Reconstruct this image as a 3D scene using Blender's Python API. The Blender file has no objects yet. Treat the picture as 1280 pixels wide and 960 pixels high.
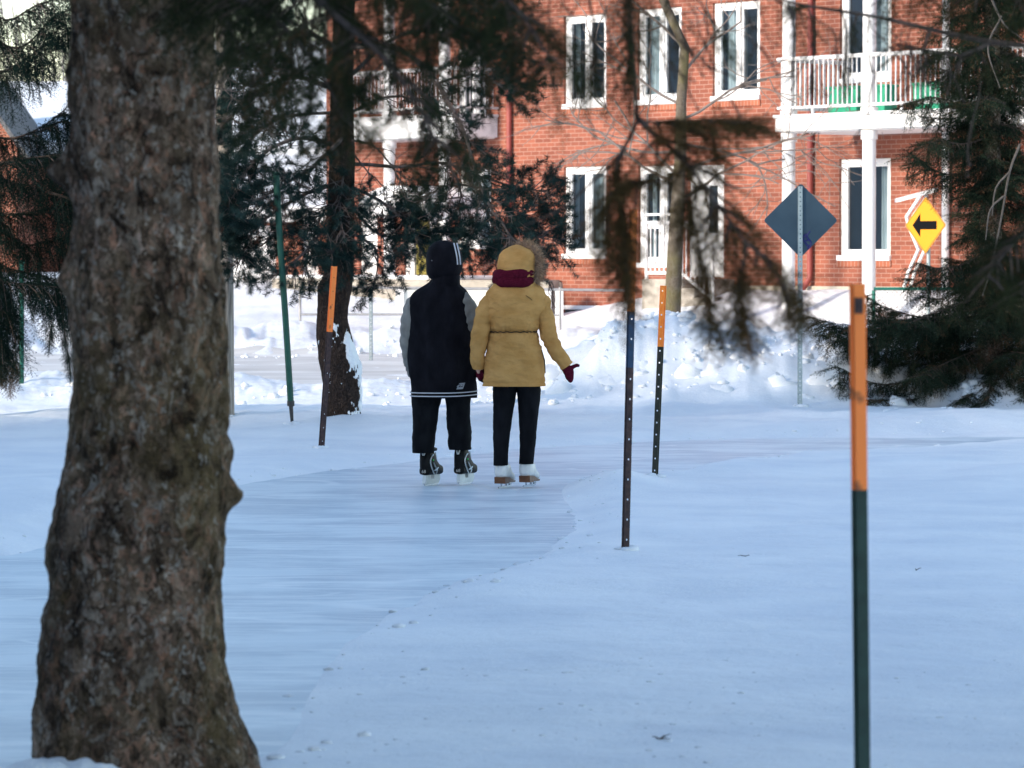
import bpy, math, random
import numpy as np
from mathutils import Vector, Matrix, Quaternion
R = math.radians
random.seed(7)
sc = bpy.context.scene
col = sc.collection

# ------------------------------------------------------------------ camera geometry
FPX, HOR, CAMH = 4800.0, 322.0, 1.72
PITCH = math.atan((480 - HOR) / FPX)
CP, SP = math.cos(PITCH), math.sin(PITCH)

def ray(px, py):
    x = (px - 640) / FPX; v = (480 - py) / FPX
    return np.array([x, CP + v * SP, -SP + v * CP])

def W(px, py, D):
    d = ray(px, py); t = D / d[1]
    return np.array([d[0] * t, D, CAMH + d[2] * t])

# ------------------------------------------------------------------ numpy noise
def _h(ix, iy, iz, s):
    n = (ix * 374761393 + iy * 668265263 + iz * 2147483647 + s * 974634777) & 0xFFFFFFFF
    n = ((n ^ (n >> 13)) * 1274126177) & 0xFFFFFFFF
    n = ((n ^ (n >> 16)) * 2246822519) & 0xFFFFFFFF
    return ((n ^ (n >> 15)) & 0xFFFFFF) / float(0xFFFFFF)

def vnoise(p, seed=0):
    p = np.asarray(p, float)
    i = np.floor(p).astype(np.int64); f = p - i
    f = f * f * (3 - 2 * f)
    x, y, z = i[..., 0], i[..., 1], i[..., 2]
    r = 0
    for dx in (0, 1):
        wx = f[..., 0] if dx else 1 - f[..., 0]
        for dy in (0, 1):
            wy = f[..., 1] if dy else 1 - f[..., 1]
            for dz in (0, 1):
                wz = f[..., 2] if dz else 1 - f[..., 2]
                r = r + wx * wy * wz * _h(x + dx, y + dy, z + dz, seed)
    return r * 2 - 1

def fbm(p, octv=4, seed=0, gain=.5):
    p = np.asarray(p, float); a = 1; r = 0; s = 0
    for o in range(octv):
        r = r + a * vnoise(p * (2 ** o) + 17.3 * o, seed + o); s += a; a *= gain
    return r / s

def sstep(a, b, x):
    t = np.clip((x - a) / (b - a), 0, 1)
    return t * t * (3 - 2 * t)

# ------------------------------------------------------------------ mesh container
class Geo:
    def __init__(s):
        s.V = []; s.F = {3: [], 4: []}; s.M = {3: [], 4: []}; s.T = []; s.n = 0; s.P = []
    def add(s, v, f, mat=0, tint=None):
        v = np.asarray(v, float).reshape(-1, 3); f = np.asarray(f, np.int64)
        k = f.shape[1]
        s.V.append(v); s.F[k].append(f + s.n); s.M[k].append(np.full(len(f), mat))
        s.T.append(np.full(len(v), .5) if tint is None else np.asarray(tint, float))
        s.n += len(v)
    def ngon(s, v, mat=0):
        v = np.asarray(v, float); s.V.append(v); s.T.append(np.full(len(v), .5))
        s.P.append((list(range(s.n, s.n + len(v))), mat)); s.n += len(v)
    def build(s, name, mats, parent=None, smooth=False, loc=None, bevel=0, tint=False):
        me = bpy.data.meshes.new(name)
        V = np.concatenate(s.V)
        loops = []; starts = []; tot = []; mi = []; c = 0
        for k in (3, 4):
            if s.F[k]:
                f = np.concatenate(s.F[k]); loops.append(f.ravel())
                starts.append(c + np.arange(len(f)) * k); tot.append(np.full(len(f), k))
                mi.append(np.concatenate(s.M[k])); c += f.size
        for idx, m in s.P:
            loops.append(np.array(idx)); starts.append(np.array([c])); tot.append(np.array([len(idx)]))
            mi.append(np.array([m])); c += len(idx)
        L = np.concatenate(loops).astype(np.int32); S = np.concatenate(starts).astype(np.int32)
        T = np.concatenate(tot).astype(np.int32); M = np.concatenate(mi).astype(np.int32)
        me.vertices.add(len(V)); me.vertices.foreach_set('co', V.astype(np.float32).ravel())
        me.loops.add(len(L)); me.loops.foreach_set('vertex_index', L)
        me.polygons.add(len(S)); me.polygons.foreach_set('loop_start', S); me.polygons.foreach_set('loop_total', T)
        me.polygons.foreach_set('material_index', M)
        me.polygons.foreach_set('use_smooth', np.full(len(S), bool(smooth)))
        if tint:
            a = me.attributes.new('tint', 'FLOAT', 'POINT'); a.data.foreach_set('value', np.concatenate(s.T).astype(np.float32))
        me.update(calc_edges=True); me.validate()
        for m in (mats if isinstance(mats, (list, tuple)) else [mats]): me.materials.append(m)
        o = bpy.data.objects.new(name, me); col.objects.link(o)
        if parent: o.parent = parent
        if loc is not None: o.location = Vector(tuple(float(q) for q in loc))
        if bevel:
            b = o.modifiers.new('bevel', 'BEVEL'); b.width = bevel; b.segments = 2; b.limit_method = 'ANGLE'
        return o
    # primitives
    def box(s, a, b, mat=0):
        x0, y0, z0 = a; x1, y1, z1 = b
        x0, x1 = min(x0, x1), max(x0, x1); y0, y1 = min(y0, y1), max(y0, y1); z0, z1 = min(z0, z1), max(z0, z1)
        v = [(x0,y0,z0),(x1,y0,z0),(x1,y1,z0),(x0,y1,z0),(x0,y0,z1),(x1,y0,z1),(x1,y1,z1),(x0,y1,z1)]
        s.add(v, [(0,3,2,1),(4,5,6,7),(0,1,5,4),(1,2,6,5),(2,3,7,6),(3,0,4,7)], mat)
    def tube(s, pts, rad, sides=8, mat=0, caps=True, tint=None, ell=None):
        P = np.asarray(pts, float); n = len(P)
        r = np.broadcast_to(np.asarray(rad, float), (n,))
        t = np.gradient(P, axis=0); t /= np.linalg.norm(t, axis=1)[:, None] + 1e-12
        ref = np.array([0, 0, 1.]) if abs(t[0][2]) < .9 else np.array([0, 1., 0])
        u = np.cross(t[0], ref); u /= np.linalg.norm(u)
        U = [u]
        for i in range(1, n):
            u = U[-1] - t[i] * np.dot(U[-1], t[i]); u /= np.linalg.norm(u) + 1e-12; U.append(u)
        U = np.array(U); B = np.cross(t, U)
        a = np.arange(sides) / sides * 2 * math.pi
        ring = P[:, None, :] + r[:, None, None] * (np.cos(a)[None, :, None] * U[:, None, :] + np.sin(a)[None, :, None] * B[:, None, :])
        i = np.arange(n - 1)[:, None] * sides; j = np.arange(sides)[None, :]; j2 = (j + 1) % sides
        f = np.stack([i + j, i + j2, i + sides + j2, i + sides + j], -1).reshape(-1, 4)
        s.add(ring.reshape(-1, 3), f, mat, None if tint is None else np.full(n * sides, tint))
        if caps and sides > 2:
            s.ngon(ring[0][::-1], mat); s.ngon(ring[-1], mat)
    def prism(s, poly, axis, d0, d1, mat=0):
        """extrude a 2-D polygon; axis = which coordinate is the extrusion"""
        def p(q, d):
            if axis == 0: return (d, q[0], q[1])
            if axis == 1: return (q[0], d, q[1])
            return (q[0], q[1], d)
        n = len(poly); A = [p(q, d0) for q in poly]; B = [p(q, d1) for q in poly]
        s.ngon(A, mat); s.ngon(B[::-1], mat)
        for i in range(n):
            j = (i + 1) % n
            s.ngon([A[i], B[i], B[j], A[j]], mat)

def empty(name, loc=(0, 0, 0), rz=0.0):
    o = bpy.data.objects.new(name, None); col.objects.link(o)
    o.location = Vector(tuple(float(q) for q in loc)); o.rotation_euler = (0, 0, rz); o.empty_display_size = .2
    return o

def tag(o, label=None, cat=None, group=None, kind=None):
    if label: o['label'] = label
    if cat: o['category'] = cat
    if group: o['group'] = group
    if kind: o['kind'] = kind
    return o

# ------------------------------------------------------------------ materials
def mat(name, c, rough=.6, metal=0, spec=.5, trans=0, ior=None, emis=None):
    m = bpy.data.materials.new(name); m.use_nodes = True
    b = m.node_tree.nodes['Principled BSDF']
    b.inputs['Base Color'].default_value = (*c, 1); b.inputs['Roughness'].default_value = rough
    b.inputs['Metallic'].default_value = metal; b.inputs['Specular IOR Level'].default_value = spec
    if trans: b.inputs['Transmission Weight'].default_value = trans
    return m

def nodes(m):
    nt = m.node_tree; return nt, nt.nodes, nt.links, nt.nodes['Principled BSDF']

def noisy(name, c1, c2, scale=8, rough=.6, bump=0, bscale=None, detail=6, metal=0, spec=.4, stretch=(1, 1, 1), contrast=(.35, .65), c3=None, dist=.01):
    m = mat(name, c1, rough, metal, spec); nt, N, L, b = nodes(m)
    tc = N.new('ShaderNodeTexCoord'); mp = N.new('ShaderNodeMapping'); mp.inputs['Scale'].default_value = stretch
    L.new(tc.outputs['Object'], mp.inputs['Vector'])
    n = N.new('ShaderNodeTexNoise'); n.inputs['Scale'].default_value = scale; n.inputs['Detail'].default_value = detail
    L.new(mp.outputs[0], n.inputs['Vector'])
    r = N.new('ShaderNodeValToRGB'); r.color_ramp.elements[0].position = contrast[0]; r.color_ramp.elements[1].position = contrast[1]
    r.color_ramp.elements[0].color = (*c1, 1); r.color_ramp.elements[1].color = (*c2, 1)
    if c3:
        e = r.color_ramp.elements.new((contrast[0] + contrast[1]) / 2 + .1); e.color = (*c3, 1)
    L.new(n.outputs['Fac'], r.inputs[0]); L.new(r.outputs[0], b.inputs['Base Color'])
    if bump:
        n2 = N.new('ShaderNodeTexNoise'); n2.inputs['Scale'].default_value = bscale or scale * 3; n2.inputs['Detail'].default_value = 8
        L.new(mp.outputs[0], n2.inputs['Vector'])
        bp = N.new('ShaderNodeBump'); bp.inputs['Strength'].default_value = bump; bp.inputs['Distance'].default_value = dist
        L.new(n2.outputs['Fac'], bp.inputs['Height']); L.new(bp.outputs[0], b.inputs['Normal'])
    return m

def needle_mat(name, dark, light, brown=None):
    m = mat(name, dark, .8, 0, .05); nt, N, L, b = nodes(m)
    a = N.new('ShaderNodeAttribute'); a.attribute_name = 'tint'
    r = N.new('ShaderNodeValToRGB'); r.color_ramp.elements[0].color = (*dark, 1); r.color_ramp.elements[1].color = (*light, 1)
    if brown:
        r.color_ramp.elements[1].position = .86
        e = r.color_ramp.elements.new(.93); e.color = (*brown, 1)
    L.new(a.outputs['Fac'], r.inputs[0]); L.new(r.outputs[0], b.inputs['Base Color'])
    return m

def bark_mat(name, cols, scale=14, stretch=(1, 1, .45), lichen=None, bump=.8, dist=.02):
    m = mat(name, cols[0], .9, 0, .15); nt, N, L, b = nodes(m)
    tc = N.new('ShaderNodeTexCoord'); mp = N.new('ShaderNodeMapping'); mp.inputs['Scale'].default_value = stretch
    L.new(tc.outputs['Object'], mp.inputs['Vector'])
    n0 = N.new('ShaderNodeTexNoise'); n0.inputs['Scale'].default_value = scale * .7; n0.inputs['Detail'].default_value = 5
    L.new(mp.outputs[0], n0.inputs['Vector'])
    add = N.new('ShaderNodeMixRGB'); add.blend_type = 'LINEAR_LIGHT'; add.inputs[0].default_value = .30
    L.new(mp.outputs[0], add.inputs[1]); L.new(n0.outputs['Color'], add.inputs[2])
    v = N.new('ShaderNodeTexVoronoi'); v.inputs['Scale'].default_value = scale * 2.4; v.feature = 'F1'
    L.new(add.outputs[0], v.inputs['Vector'])
    vr = N.new('ShaderNodeTexVoronoi'); vr.inputs['Scale'].default_value = scale * 2.4; vr.feature = 'DISTANCE_TO_EDGE'
    L.new(add.outputs[0], vr.inputs['Vector'])
    ramp = N.new('ShaderNodeValToRGB'); cr = ramp.color_ramp
    while len(cr.elements) < len(cols): cr.elements.new(.5)
    for i, c in enumerate(cols):
        cr.elements[i].position = .12 + .76 * i / (len(cols) - 1); cr.elements[i].color = (*c, 1)
    sep = N.new('ShaderNodeSeparateColor'); L.new(v.outputs['Color'], sep.inputs[0])
    n1 = N.new('ShaderNodeTexNoise'); n1.inputs['Scale'].default_value = scale * .45; n1.inputs['Detail'].default_value = 9; n1.inputs['Roughness'].default_value = .72
    L.new(mp.outputs[0], n1.inputs['Vector'])
    mx = N.new('ShaderNodeMath'); mx.operation = 'MULTIPLY_ADD'; mx.inputs[1].default_value = .34
    L.new(sep.outputs[0], mx.inputs[0])
    m2 = N.new('ShaderNodeMath'); m2.operation = 'MULTIPLY'; m2.inputs[1].default_value = .70; L.new(n1.outputs['Fac'], m2.inputs[0]); L.new(m2.outputs[0], mx.inputs[2])
    L.new(mx.outputs[0], ramp.inputs[0])
    # cracks between bark plates are coloured darker
    er = N.new('ShaderNodeValToRGB'); er.color_ramp.elements[0].color = (.42, .38, .36, 1); er.color_ramp.elements[1].position = .14
    L.new(vr.outputs['Distance'], er.inputs[0])
    mul = N.new('ShaderNodeMixRGB'); mul.blend_type = 'MULTIPLY'; mul.inputs[0].default_value = 1
    L.new(ramp.outputs[0], mul.inputs[1]); L.new(er.outputs[0], mul.inputs[2])
    out = mul.outputs[0]
    if lichen:
        n3 = N.new('ShaderNodeTexNoise'); n3.inputs['Scale'].default_value = 2.3; n3.inputs['Detail'].default_value = 7
        L.new(tc.outputs['Object'], n3.inputs['Vector'])
        lr = N.new('ShaderNodeValToRGB'); lr.color_ramp.elements[0].position = .47; lr.color_ramp.elements[1].position = .66
        L.new(n3.outputs['Fac'], lr.inputs[0])
        lm = N.new('ShaderNodeMixRGB'); lm.inputs[2].default_value = (*lichen, 1)
        sc_ = N.new('ShaderNodeMath'); sc_.operation = 'MULTIPLY'; sc_.inputs[1].default_value = .6; L.new(lr.outputs[0], sc_.inputs[0])
        L.new(sc_.outputs[0], lm.inputs[0]); L.new(out, lm.inputs[1]); out = lm.outputs[0]
    L.new(out, b.inputs['Base Color'])
    bp = N.new('ShaderNodeBump'); bp.inputs['Strength'].default_value = bump; bp.inputs['Distance'].default_value = dist
    sm = N.new('ShaderNodeMath'); sm.operation = 'MULTIPLY_ADD'; sm.inputs[1].default_value = 1.2
    L.new(er.outputs[0], sm.inputs[0]); L.new(n0.outputs['Fac'], sm.inputs[2]); L.new(sm.outputs[0], bp.inputs['Height'])
    L.new(bp.outputs[0], b.inputs['Normal'])
    return m

def flaky_bark(name):
    m = mat(name, (.2, .15, .1), .9, 0, .15); nt, N, L, b = nodes(m)
    tc = N.new('ShaderNodeTexCoord'); mp = N.new('ShaderNodeMapping'); mp.inputs['Scale'].default_value = (1, 1, .72); L.new(tc.outputs['Object'], mp.inputs['Vector'])
    def nz(sc_, det, ro, vec=None, dist=0):
        n = N.new('ShaderNodeTexNoise'); n.inputs['Scale'].default_value = sc_; n.inputs['Detail'].default_value = det; n.inputs['Roughness'].default_value = ro; n.inputs['Distortion'].default_value = dist
        L.new(vec or mp.outputs[0], n.inputs['Vector']); return n
    def ramp(src, stops):
        r = N.new('ShaderNodeValToRGB'); e = r.color_ramp.elements
        while len(e) < len(stops): e.new(.5)
        for k, (p, c) in enumerate(stops): e[k].position = p; e[k].color = (*c, 1)
        L.new(src, r.inputs[0]); return r.outputs[0]
    def mix(kind, fac_, a, b_):
        x = N.new('ShaderNodeMixRGB'); x.blend_type = kind
        if isinstance(fac_, (int, float)): x.inputs[0].default_value = fac_
        else: L.new(fac_, x.inputs[0])
        L.new(a, x.inputs[1])
        if isinstance(b_, tuple): x.inputs[2].default_value = (*b_, 1)
        else: L.new(b_, x.inputs[2])
        return x.outputs[0]
    warp = nz(16, 4, .6); vec = mix('LINEAR_LIGHT', .10, mp.outputs[0], warp.outputs['Color'])
    v = N.new('ShaderNodeTexVoronoi'); v.inputs['Scale'].default_value = 42; v.inputs['Randomness'].default_value = 1; L.new(vec, v.inputs['Vector'])
    sep = N.new('ShaderNodeSeparateColor'); L.new(v.outputs['Color'], sep.inputs[0])
    plate = ramp(sep.outputs[0], [(0, (.09, .062, .044)), (.3, (.19, .135, .095)), (.58, (.31, .235, .18)), (.78, (.42, .235, .16)), (.88, (.52, .46, .40)), (1, (.34, .29, .24))])
    big = nz(2.6, 6, .65); tone = ramp(big.outputs['Fac'], [(.32, (.45, .42, .40)), (.5, (.95, .92, .9)), (.66, (1.7, 1.65, 1.6))])
    c = mix('MULTIPLY', 1, plate, tone)
    med = nz(12, 10, .78, None, .6); crack = ramp(med.outputs['Fac'], [(.38, (.10, .085, .075)), (.47, (.62, .60, .58)), (.6, (1.15, 1.12, 1.1))]); c = mix('MULTIPLY', 1, c, crack)
    lich = nz(1.7, 7, .6); lf = ramp(lich.outputs['Fac'], [(.47, (0, 0, 0)), (.64, (.5, .5, .5))]); c = mix('MIX', lf, c, mix('MULTIPLY', 1, crack, (.24, .18, .075)))
    fl = N.new('ShaderNodeTexVoronoi'); fl.inputs['Scale'].default_value = 17; L.new(vec, fl.inputs['Vector']); ff = ramp(fl.outputs['Distance'], [(.12, (.8, .8, .8)), (.22, (0, 0, 0))]); c = mix('MIX', ff, c, (.47, .43, .38))
    L.new(c, b.inputs['Base Color'])
    vd = N.new('ShaderNodeTexVoronoi'); vd.feature = 'DISTANCE_TO_EDGE'; vd.inputs['Scale'].default_value = 42; L.new(vec, vd.inputs['Vector']); ed = ramp(vd.outputs['Distance'], [(0, (0, 0, 0)), (.16, (1, 1, 1))])
    b1 = N.new('ShaderNodeBump'); b1.inputs['Strength'].default_value = 1; b1.inputs['Distance'].default_value = .012; L.new(ed, b1.inputs['Height'])
    b2 = N.new('ShaderNodeBump'); b2.inputs['Strength'].default_value = 1; b2.inputs['Distance'].default_value = .05; L.new(med.outputs['Fac'], b2.inputs['Height']); L.new(b1.outputs[0], b2.inputs['Normal']); L.new(b2.outputs[0], b.inputs['Normal'])
    return m

def brick_mat(name, c1, c2, mortar, bw=.215, bh=.0735, ms=.011):
    m = mat(name, c1, .85, 0, .25); nt, N, L, b = nodes(m)
    tc = N.new('ShaderNodeTexCoord'); s = N.new('ShaderNodeSeparateXYZ'); L.new(tc.outputs['Object'], s.inputs[0])
    ad = N.new('ShaderNodeMath'); ad.operation = 'ADD'; L.new(s.outputs[0], ad.inputs[0]); L.new(s.outputs[1], ad.inputs[1])
    cb = N.new('ShaderNodeCombineXYZ'); L.new(ad.outputs[0], cb.inputs[0]); L.new(s.outputs[2], cb.inputs[1])
    br = N.new('ShaderNodeTexBrick'); br.inputs['Scale'].default_value = 1
    br.inputs['Brick Width'].default_value = bw; br.inputs['Row Height'].default_value = bh; br.inputs['Mortar Size'].default_value = ms * .55
    br.inputs['Mortar Smooth'].default_value = .3
    br.inputs['Color1'].default_value = (*c1, 1); br.inputs['Color2'].default_value = (*c2, 1); br.inputs['Mortar'].default_value = (*mortar, 1)
    L.new(cb.outputs[0], br.inputs['Vector'])
    n = N.new('ShaderNodeTexNoise'); n.inputs['Scale'].default_value = 1.3; n.inputs['Detail'].default_value = 6; L.new(cb.outputs[0], n.inputs['Vector'])
    r = N.new('ShaderNodeValToRGB'); r.color_ramp.elements[0].position = .3; r.color_ramp.elements[1].position = .7
    r.color_ramp.elements[0].color = (.82, .80, .80, 1); r.color_ramp.elements[1].color = (1.12, 1.08, 1.05, 1)
    L.new(n.outputs['Fac'], r.inputs[0])
    mul = N.new('ShaderNodeMixRGB'); mul.blend_type = 'MULTIPLY'; mul.inputs[0].default_value = 1
    L.new(br.outputs['Color'], mul.inputs[1]); L.new(r.outputs[0], mul.inputs[2]); L.new(mul.outputs[0], b.inputs['Base Color'])
    bp = N.new('ShaderNodeBump'); bp.inputs['Strength'].default_value = .6; bp.inputs['Distance'].default_value = .006; bp.invert = True
    L.new(br.outputs['Fac'], bp.inputs['Height']); L.new(bp.outputs[0], b.inputs['Normal'])
    return m

def snow_mat(name, dirt=0.0):
    m = mat(name, (.86, .88, .92), .55, 0, .35); nt, N, L, b = nodes(m)
    tc = N.new('ShaderNodeTexCoord')
    def nz(scale, det, rough=.55, vec=None):
        n = N.new('ShaderNodeTexNoise'); n.inputs['Scale'].default_value = scale; n.inputs['Detail'].default_value = det
        n.inputs['Roughness'].default_value = rough; L.new(vec or tc.outputs['Object'], n.inputs['Vector']); return n
    a = nz(.9, 8); r = N.new('ShaderNodeValToRGB'); r.color_ramp.elements[0].position = .35; r.color_ramp.elements[1].position = .62
    r.color_ramp.elements[0].color = (.72, .76, .82, 1); r.color_ramp.elements[1].color = (.84, .865, .895, 1)
    L.new(a.outputs['Fac'], r.inputs[0]); out = r.outputs[0]
    # frosty granules lying on the crust
    fz_ = nz(70, 5, .7); fr_ = N.new('ShaderNodeValToRGB'); fr_.color_ramp.elements[0].position = .50; fr_.color_ramp.elements[1].position = .64; L.new(fz_.outputs['Fac'], fr_.inputs[0])
    fp_ = nz(.8, 6, .6); fq_ = N.new('ShaderNodeValToRGB'); fq_.color_ramp.elements[0].position = .42; fq_.color_ramp.elements[1].position = .60; L.new(fp_.outputs['Fac'], fq_.inputs[0])
    fm_ = N.new('ShaderNodeMath'); fm_.operation = 'MULTIPLY'; L.new(fr_.outputs[0], fm_.inputs[0]); L.new(fq_.outputs[0], fm_.inputs[1])
    fx_ = N.new('ShaderNodeMixRGB'); fx_.inputs[2].default_value = (.97, .97, .96, 1); L.new(fm_.outputs[0], fx_.inputs[0]); L.new(out, fx_.inputs[1]); out = fx_.outputs[0]
    # scattered grit: tiny specks of bark and dirt
    vv = N.new('ShaderNodeTexVoronoi'); vv.inputs['Scale'].default_value = 4.5; L.new(tc.outputs['Object'], vv.inputs['Vector'])
    cr = N.new('ShaderNodeValToRGB'); cr.color_ramp.elements[0].position = .012; cr.color_ramp.elements[1].position = .03
    cr.color_ramp.elements[0].color = (.22, .2, .18, 1); L.new(vv.outputs['Distance'], cr.inputs[0])
    mu = N.new('ShaderNodeMixRGB'); mu.blend_type = 'MULTIPLY'; mu.inputs[0].default_value = .8
    L.new(out, mu.inputs[1]); L.new(cr.outputs[0], mu.inputs[2]); out = mu.outputs[0]
    # dirt on ploughed snow, from a vertex attribute
    at = N.new('ShaderNodeAttribute'); at.attribute_name = 'tint'
    dn = nz(5, 8, .7); dr = N.new('ShaderNodeValToRGB'); dr.color_ramp.elements[0].position = .5; dr.color_ramp.elements[1].position = .72
    L.new(dn.outputs['Fac'], dr.inputs[0])
    mm = N.new('ShaderNodeMath'); mm.operation = 'MULTIPLY'; L.new(dr.outputs[0], mm.inputs[0]); L.new(at.outputs['Fac'], mm.inputs[1])
    dm = N.new('ShaderNodeMixRGB'); dm.inputs[2].default_value = (.42, .38, .33, 1); L.new(mm.outputs[0], dm.inputs[0]); L.new(out, dm.inputs[1])
    L.new(dm.outputs[0], b.inputs['Base Color'])
    # two scales of relief: wind crust and crumbs
    n1 = nz(3.2, 9, .6); n2 = nz(32, 6, .7); n3 = nz(95, 4, .6)
    c2 = N.new('ShaderNodeValToRGB'); c2.color_ramp.elements[0].position = .52; c2.color_ramp.elements[1].position = .78; L.new(n2.outputs['Fac'], c2.inputs[0])
    patch = nz(1.1, 5); pr = N.new('ShaderNodeValToRGB'); pr.color_ramp.elements[0].position = .46; pr.color_ramp.elements[1].position = .6; L.new(patch.outputs['Fac'], pr.inputs[0])
    pm = N.new('ShaderNodeMath'); pm.operation = 'MULTIPLY'; L.new(c2.outputs[0], pm.inputs[0]); L.new(pr.outputs[0], pm.inputs[1])
    b1 = N.new('ShaderNodeBump'); b1.inputs['Strength'].default_value = .55; b1.inputs['Distance'].default_value = .05; L.new(n1.outputs['Fac'], b1.inputs['Height'])
    b2 = N.new('ShaderNodeBump'); b2.inputs['Strength'].default_value = .45; b2.inputs['Distance'].default_value = .010; L.new(pm.outputs[0], b2.inputs['Height']); L.new(b1.outputs[0], b2.inputs['Normal'])
    b3 = N.new('ShaderNodeBump'); b3.inputs['Strength'].default_value = .6; b3.inputs['Distance'].default_value = .006; L.new(n3.outputs['Fac'], b3.inputs['Height']); L.new(b2.outputs[0], b3.inputs['Normal'])
    L.new(b3.outputs[0], b.inputs['Normal'])
    b.inputs['Subsurface Weight'].default_value = 0
    return m

def ice_mat():
    m = mat('ice', (.7, .8, .9), .3, 0, .5); nt, N, L, b = nodes(m)
    tc = N.new('ShaderNodeTexCoord')
    def nz(scale, st, det=8, rough=.6, rot=0):
        mp = N.new('ShaderNodeMapping'); mp.inputs['Scale'].default_value = st; mp.inputs['Rotation'].default_value = (0, 0, rot)
        L.new(tc.outputs['Object'], mp.inputs['Vector'])
        n = N.new('ShaderNodeTexNoise'); n.inputs['Scale'].default_value = scale; n.inputs['Detail'].default_value = det; n.inputs['Roughness'].default_value = rough
        L.new(mp.outputs[0], n.inputs['Vector']); return n
    a = nz(1.0, (.9, 1.3, 1), 9, .68)
    r = N.new('ShaderNodeValToRGB'); r.color_ramp.elements[0].position = .42; r.color_ramp.elements[1].position = .57
    r.color_ramp.elements[0].color = (.45, .54, .63, 1); r.color_ramp.elements[1].color = (.66, .74, .80, 1)
    L.new(a.outputs['Fac'], r.inputs[0])
    s = nz(9, (.25, 2.2, 1), 6, .7, .12)     # skate scratches running across
    sr = N.new('ShaderNodeValToRGB'); sr.color_ramp.elements[0].position = .52; sr.color_ramp.elements[1].position = .66
    L.new(s.outputs['Fac'], sr.inputs[0])
    mx = N.new('ShaderNodeMixRGB'); mx.inputs[2].default_value = (.90, .93, .96, 1)
    mf = N.new('ShaderNodeMath'); mf.operation = 'MULTIPLY'; mf.inputs[1].default_value = .28; L.new(sr.outputs[0], mf.inputs[0])
    L.new(mf.outputs[0], mx.inputs[0]); L.new(r.outputs[0], mx.inputs[1]); out = mx.outputs[0]
    for rot, st, sc_ in ((.10, (.10, 1.0, 1), 2.2), (-.25, (.12, 1.0, 1), 1.5), (1.35, (.10, 1.0, 1), 1.3)):   # long thin blade cuts
        w_ = nz(.8, (1, 1, 1), 2); mp = N.new('ShaderNodeMapping'); mp.inputs['Scale'].default_value = st; mp.inputs['Rotation'].default_value = (0, 0, rot); L.new(tc.outputs['Object'], mp.inputs['Vector'])
        ad = N.new('ShaderNodeMixRGB'); ad.blend_type = 'LINEAR_LIGHT'; ad.inputs[0].default_value = .12; L.new(mp.outputs[0], ad.inputs[1]); L.new(w_.outputs['Color'], ad.inputs[2])
        vv = N.new('ShaderNodeTexVoronoi'); vv.feature = 'DISTANCE_TO_EDGE'; vv.inputs['Scale'].default_value = sc_; L.new(ad.outputs[0], vv.inputs['Vector'])
        vr = N.new('ShaderNodeValToRGB'); vr.color_ramp.elements[0].position = .006; vr.color_ramp.elements[1].position = .018; vr.color_ramp.elements[0].color = (.45, .45, .45, 1); vr.color_ramp.elements[1].color = (0, 0, 0, 1); L.new(vv.outputs['Distance'], vr.inputs[0])
        m_ = N.new('ShaderNodeMixRGB'); m_.inputs[2].default_value = (.88, .92, .95, 1); L.new(vr.outputs[0], m_.inputs[0]); L.new(out, m_.inputs[1]); out = m_.outputs[0]
    L.new(out, b.inputs['Base Color'])
    rr = N.new('ShaderNodeMapRange'); rr.inputs['To Min'].default_value = .30; rr.inputs['To Max'].default_value = .55
    L.new(a.outputs['Fac'], rr.inputs['Value']); L.new(rr.outputs[0], b.inputs['Roughness'])
    b1 = N.new('ShaderNodeBump'); b1.inputs['Strength'].default_value = .5; b1.inputs['Distance'].default_value = .006; L.new(s.outputs['Fac'], b1.inputs['Height'])
    n2 = nz(3, (1, 1.6, 1), 6)
    b2 = N.new('ShaderNodeBump'); b2.inputs['Strength'].default_value = .4; b2.inputs['Distance'].default_value = .02; L.new(n2.outputs['Fac'], b2.inputs['Height']); L.new(b1.outputs[0], b2.inputs['Normal'])
    L.new(b2.outputs[0], b.inputs['Normal'])
    return m

SNOW = snow_mat('snow'); ICE = ice_mat()
SNOWCAP = noisy('roof_snow', (.84, .86, .9), (.92, .93, .95), 3, .6, .4, 8, dist=.03)
BRICK = brick_mat('red_brick', (.31, .108, .070), (.22, .074, .050), (.38, .245, .20))
BRICK2 = brick_mat('brown_brick', (.40, .15, .09), (.33, .11, .07), (.45, .32, .26))
WHITE = noisy('white_paint', (.78, .79, .80), (.84, .84, .85), 3, .5, .05)
STONE = noisy('foundation_stone', (.42, .37, .30), (.55, .5, .42), 5, .85, .5, 30)
CONC = noisy('concrete', (.30, .27, .23), (.42, .38, .33), 6, .85, .4, 40)
REDMETAL = noisy('red_downpipe', (.24, .05, .045), (.30, .07, .06), 4, .5)
CURTAIN = noisy('curtain', (.40, .45, .46), (.72, .76, .76), 6, .9, 0, stretch=(6, 6, .15))
DARKROOM = mat('dark_room', (.035, .045, .06), .9)
GREEN_BOX = noisy('green_planter', (.02, .30, .17), (.03, .38, .22), 5, .6)
OLIVE = noisy('olive_door', (.20, .17, .035), (.27, .23, .05), 5, .6)
GALV = noisy('galvanised_steel', (.30, .36, .38), (.42, .47, .48), 20, .45, .1, metal=.6)
GREYMETAL = noisy('grey_metal', (.30, .30, .31), (.40, .39, .39), 12, .55, metal=.3)
DARKMETAL = noisy('dark_metal', (.03, .032, .036), (.06, .055, .055), 30, .5, .2, metal=.3)
SHINGLE = noisy('grey_shingle', (.10, .10, .105), (.16, .155, .15), 8, .9, .4)
def glass_mat(name, tint):
    m = mat(name, tint, .04, 0, .9); m.node_tree.nodes['Principled BSDF'].inputs['Coat Weight'].default_value = .6
    m.node_tree.nodes['Principled BSDF'].inputs['Coat Roughness'].default_value = .03
    return m
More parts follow.
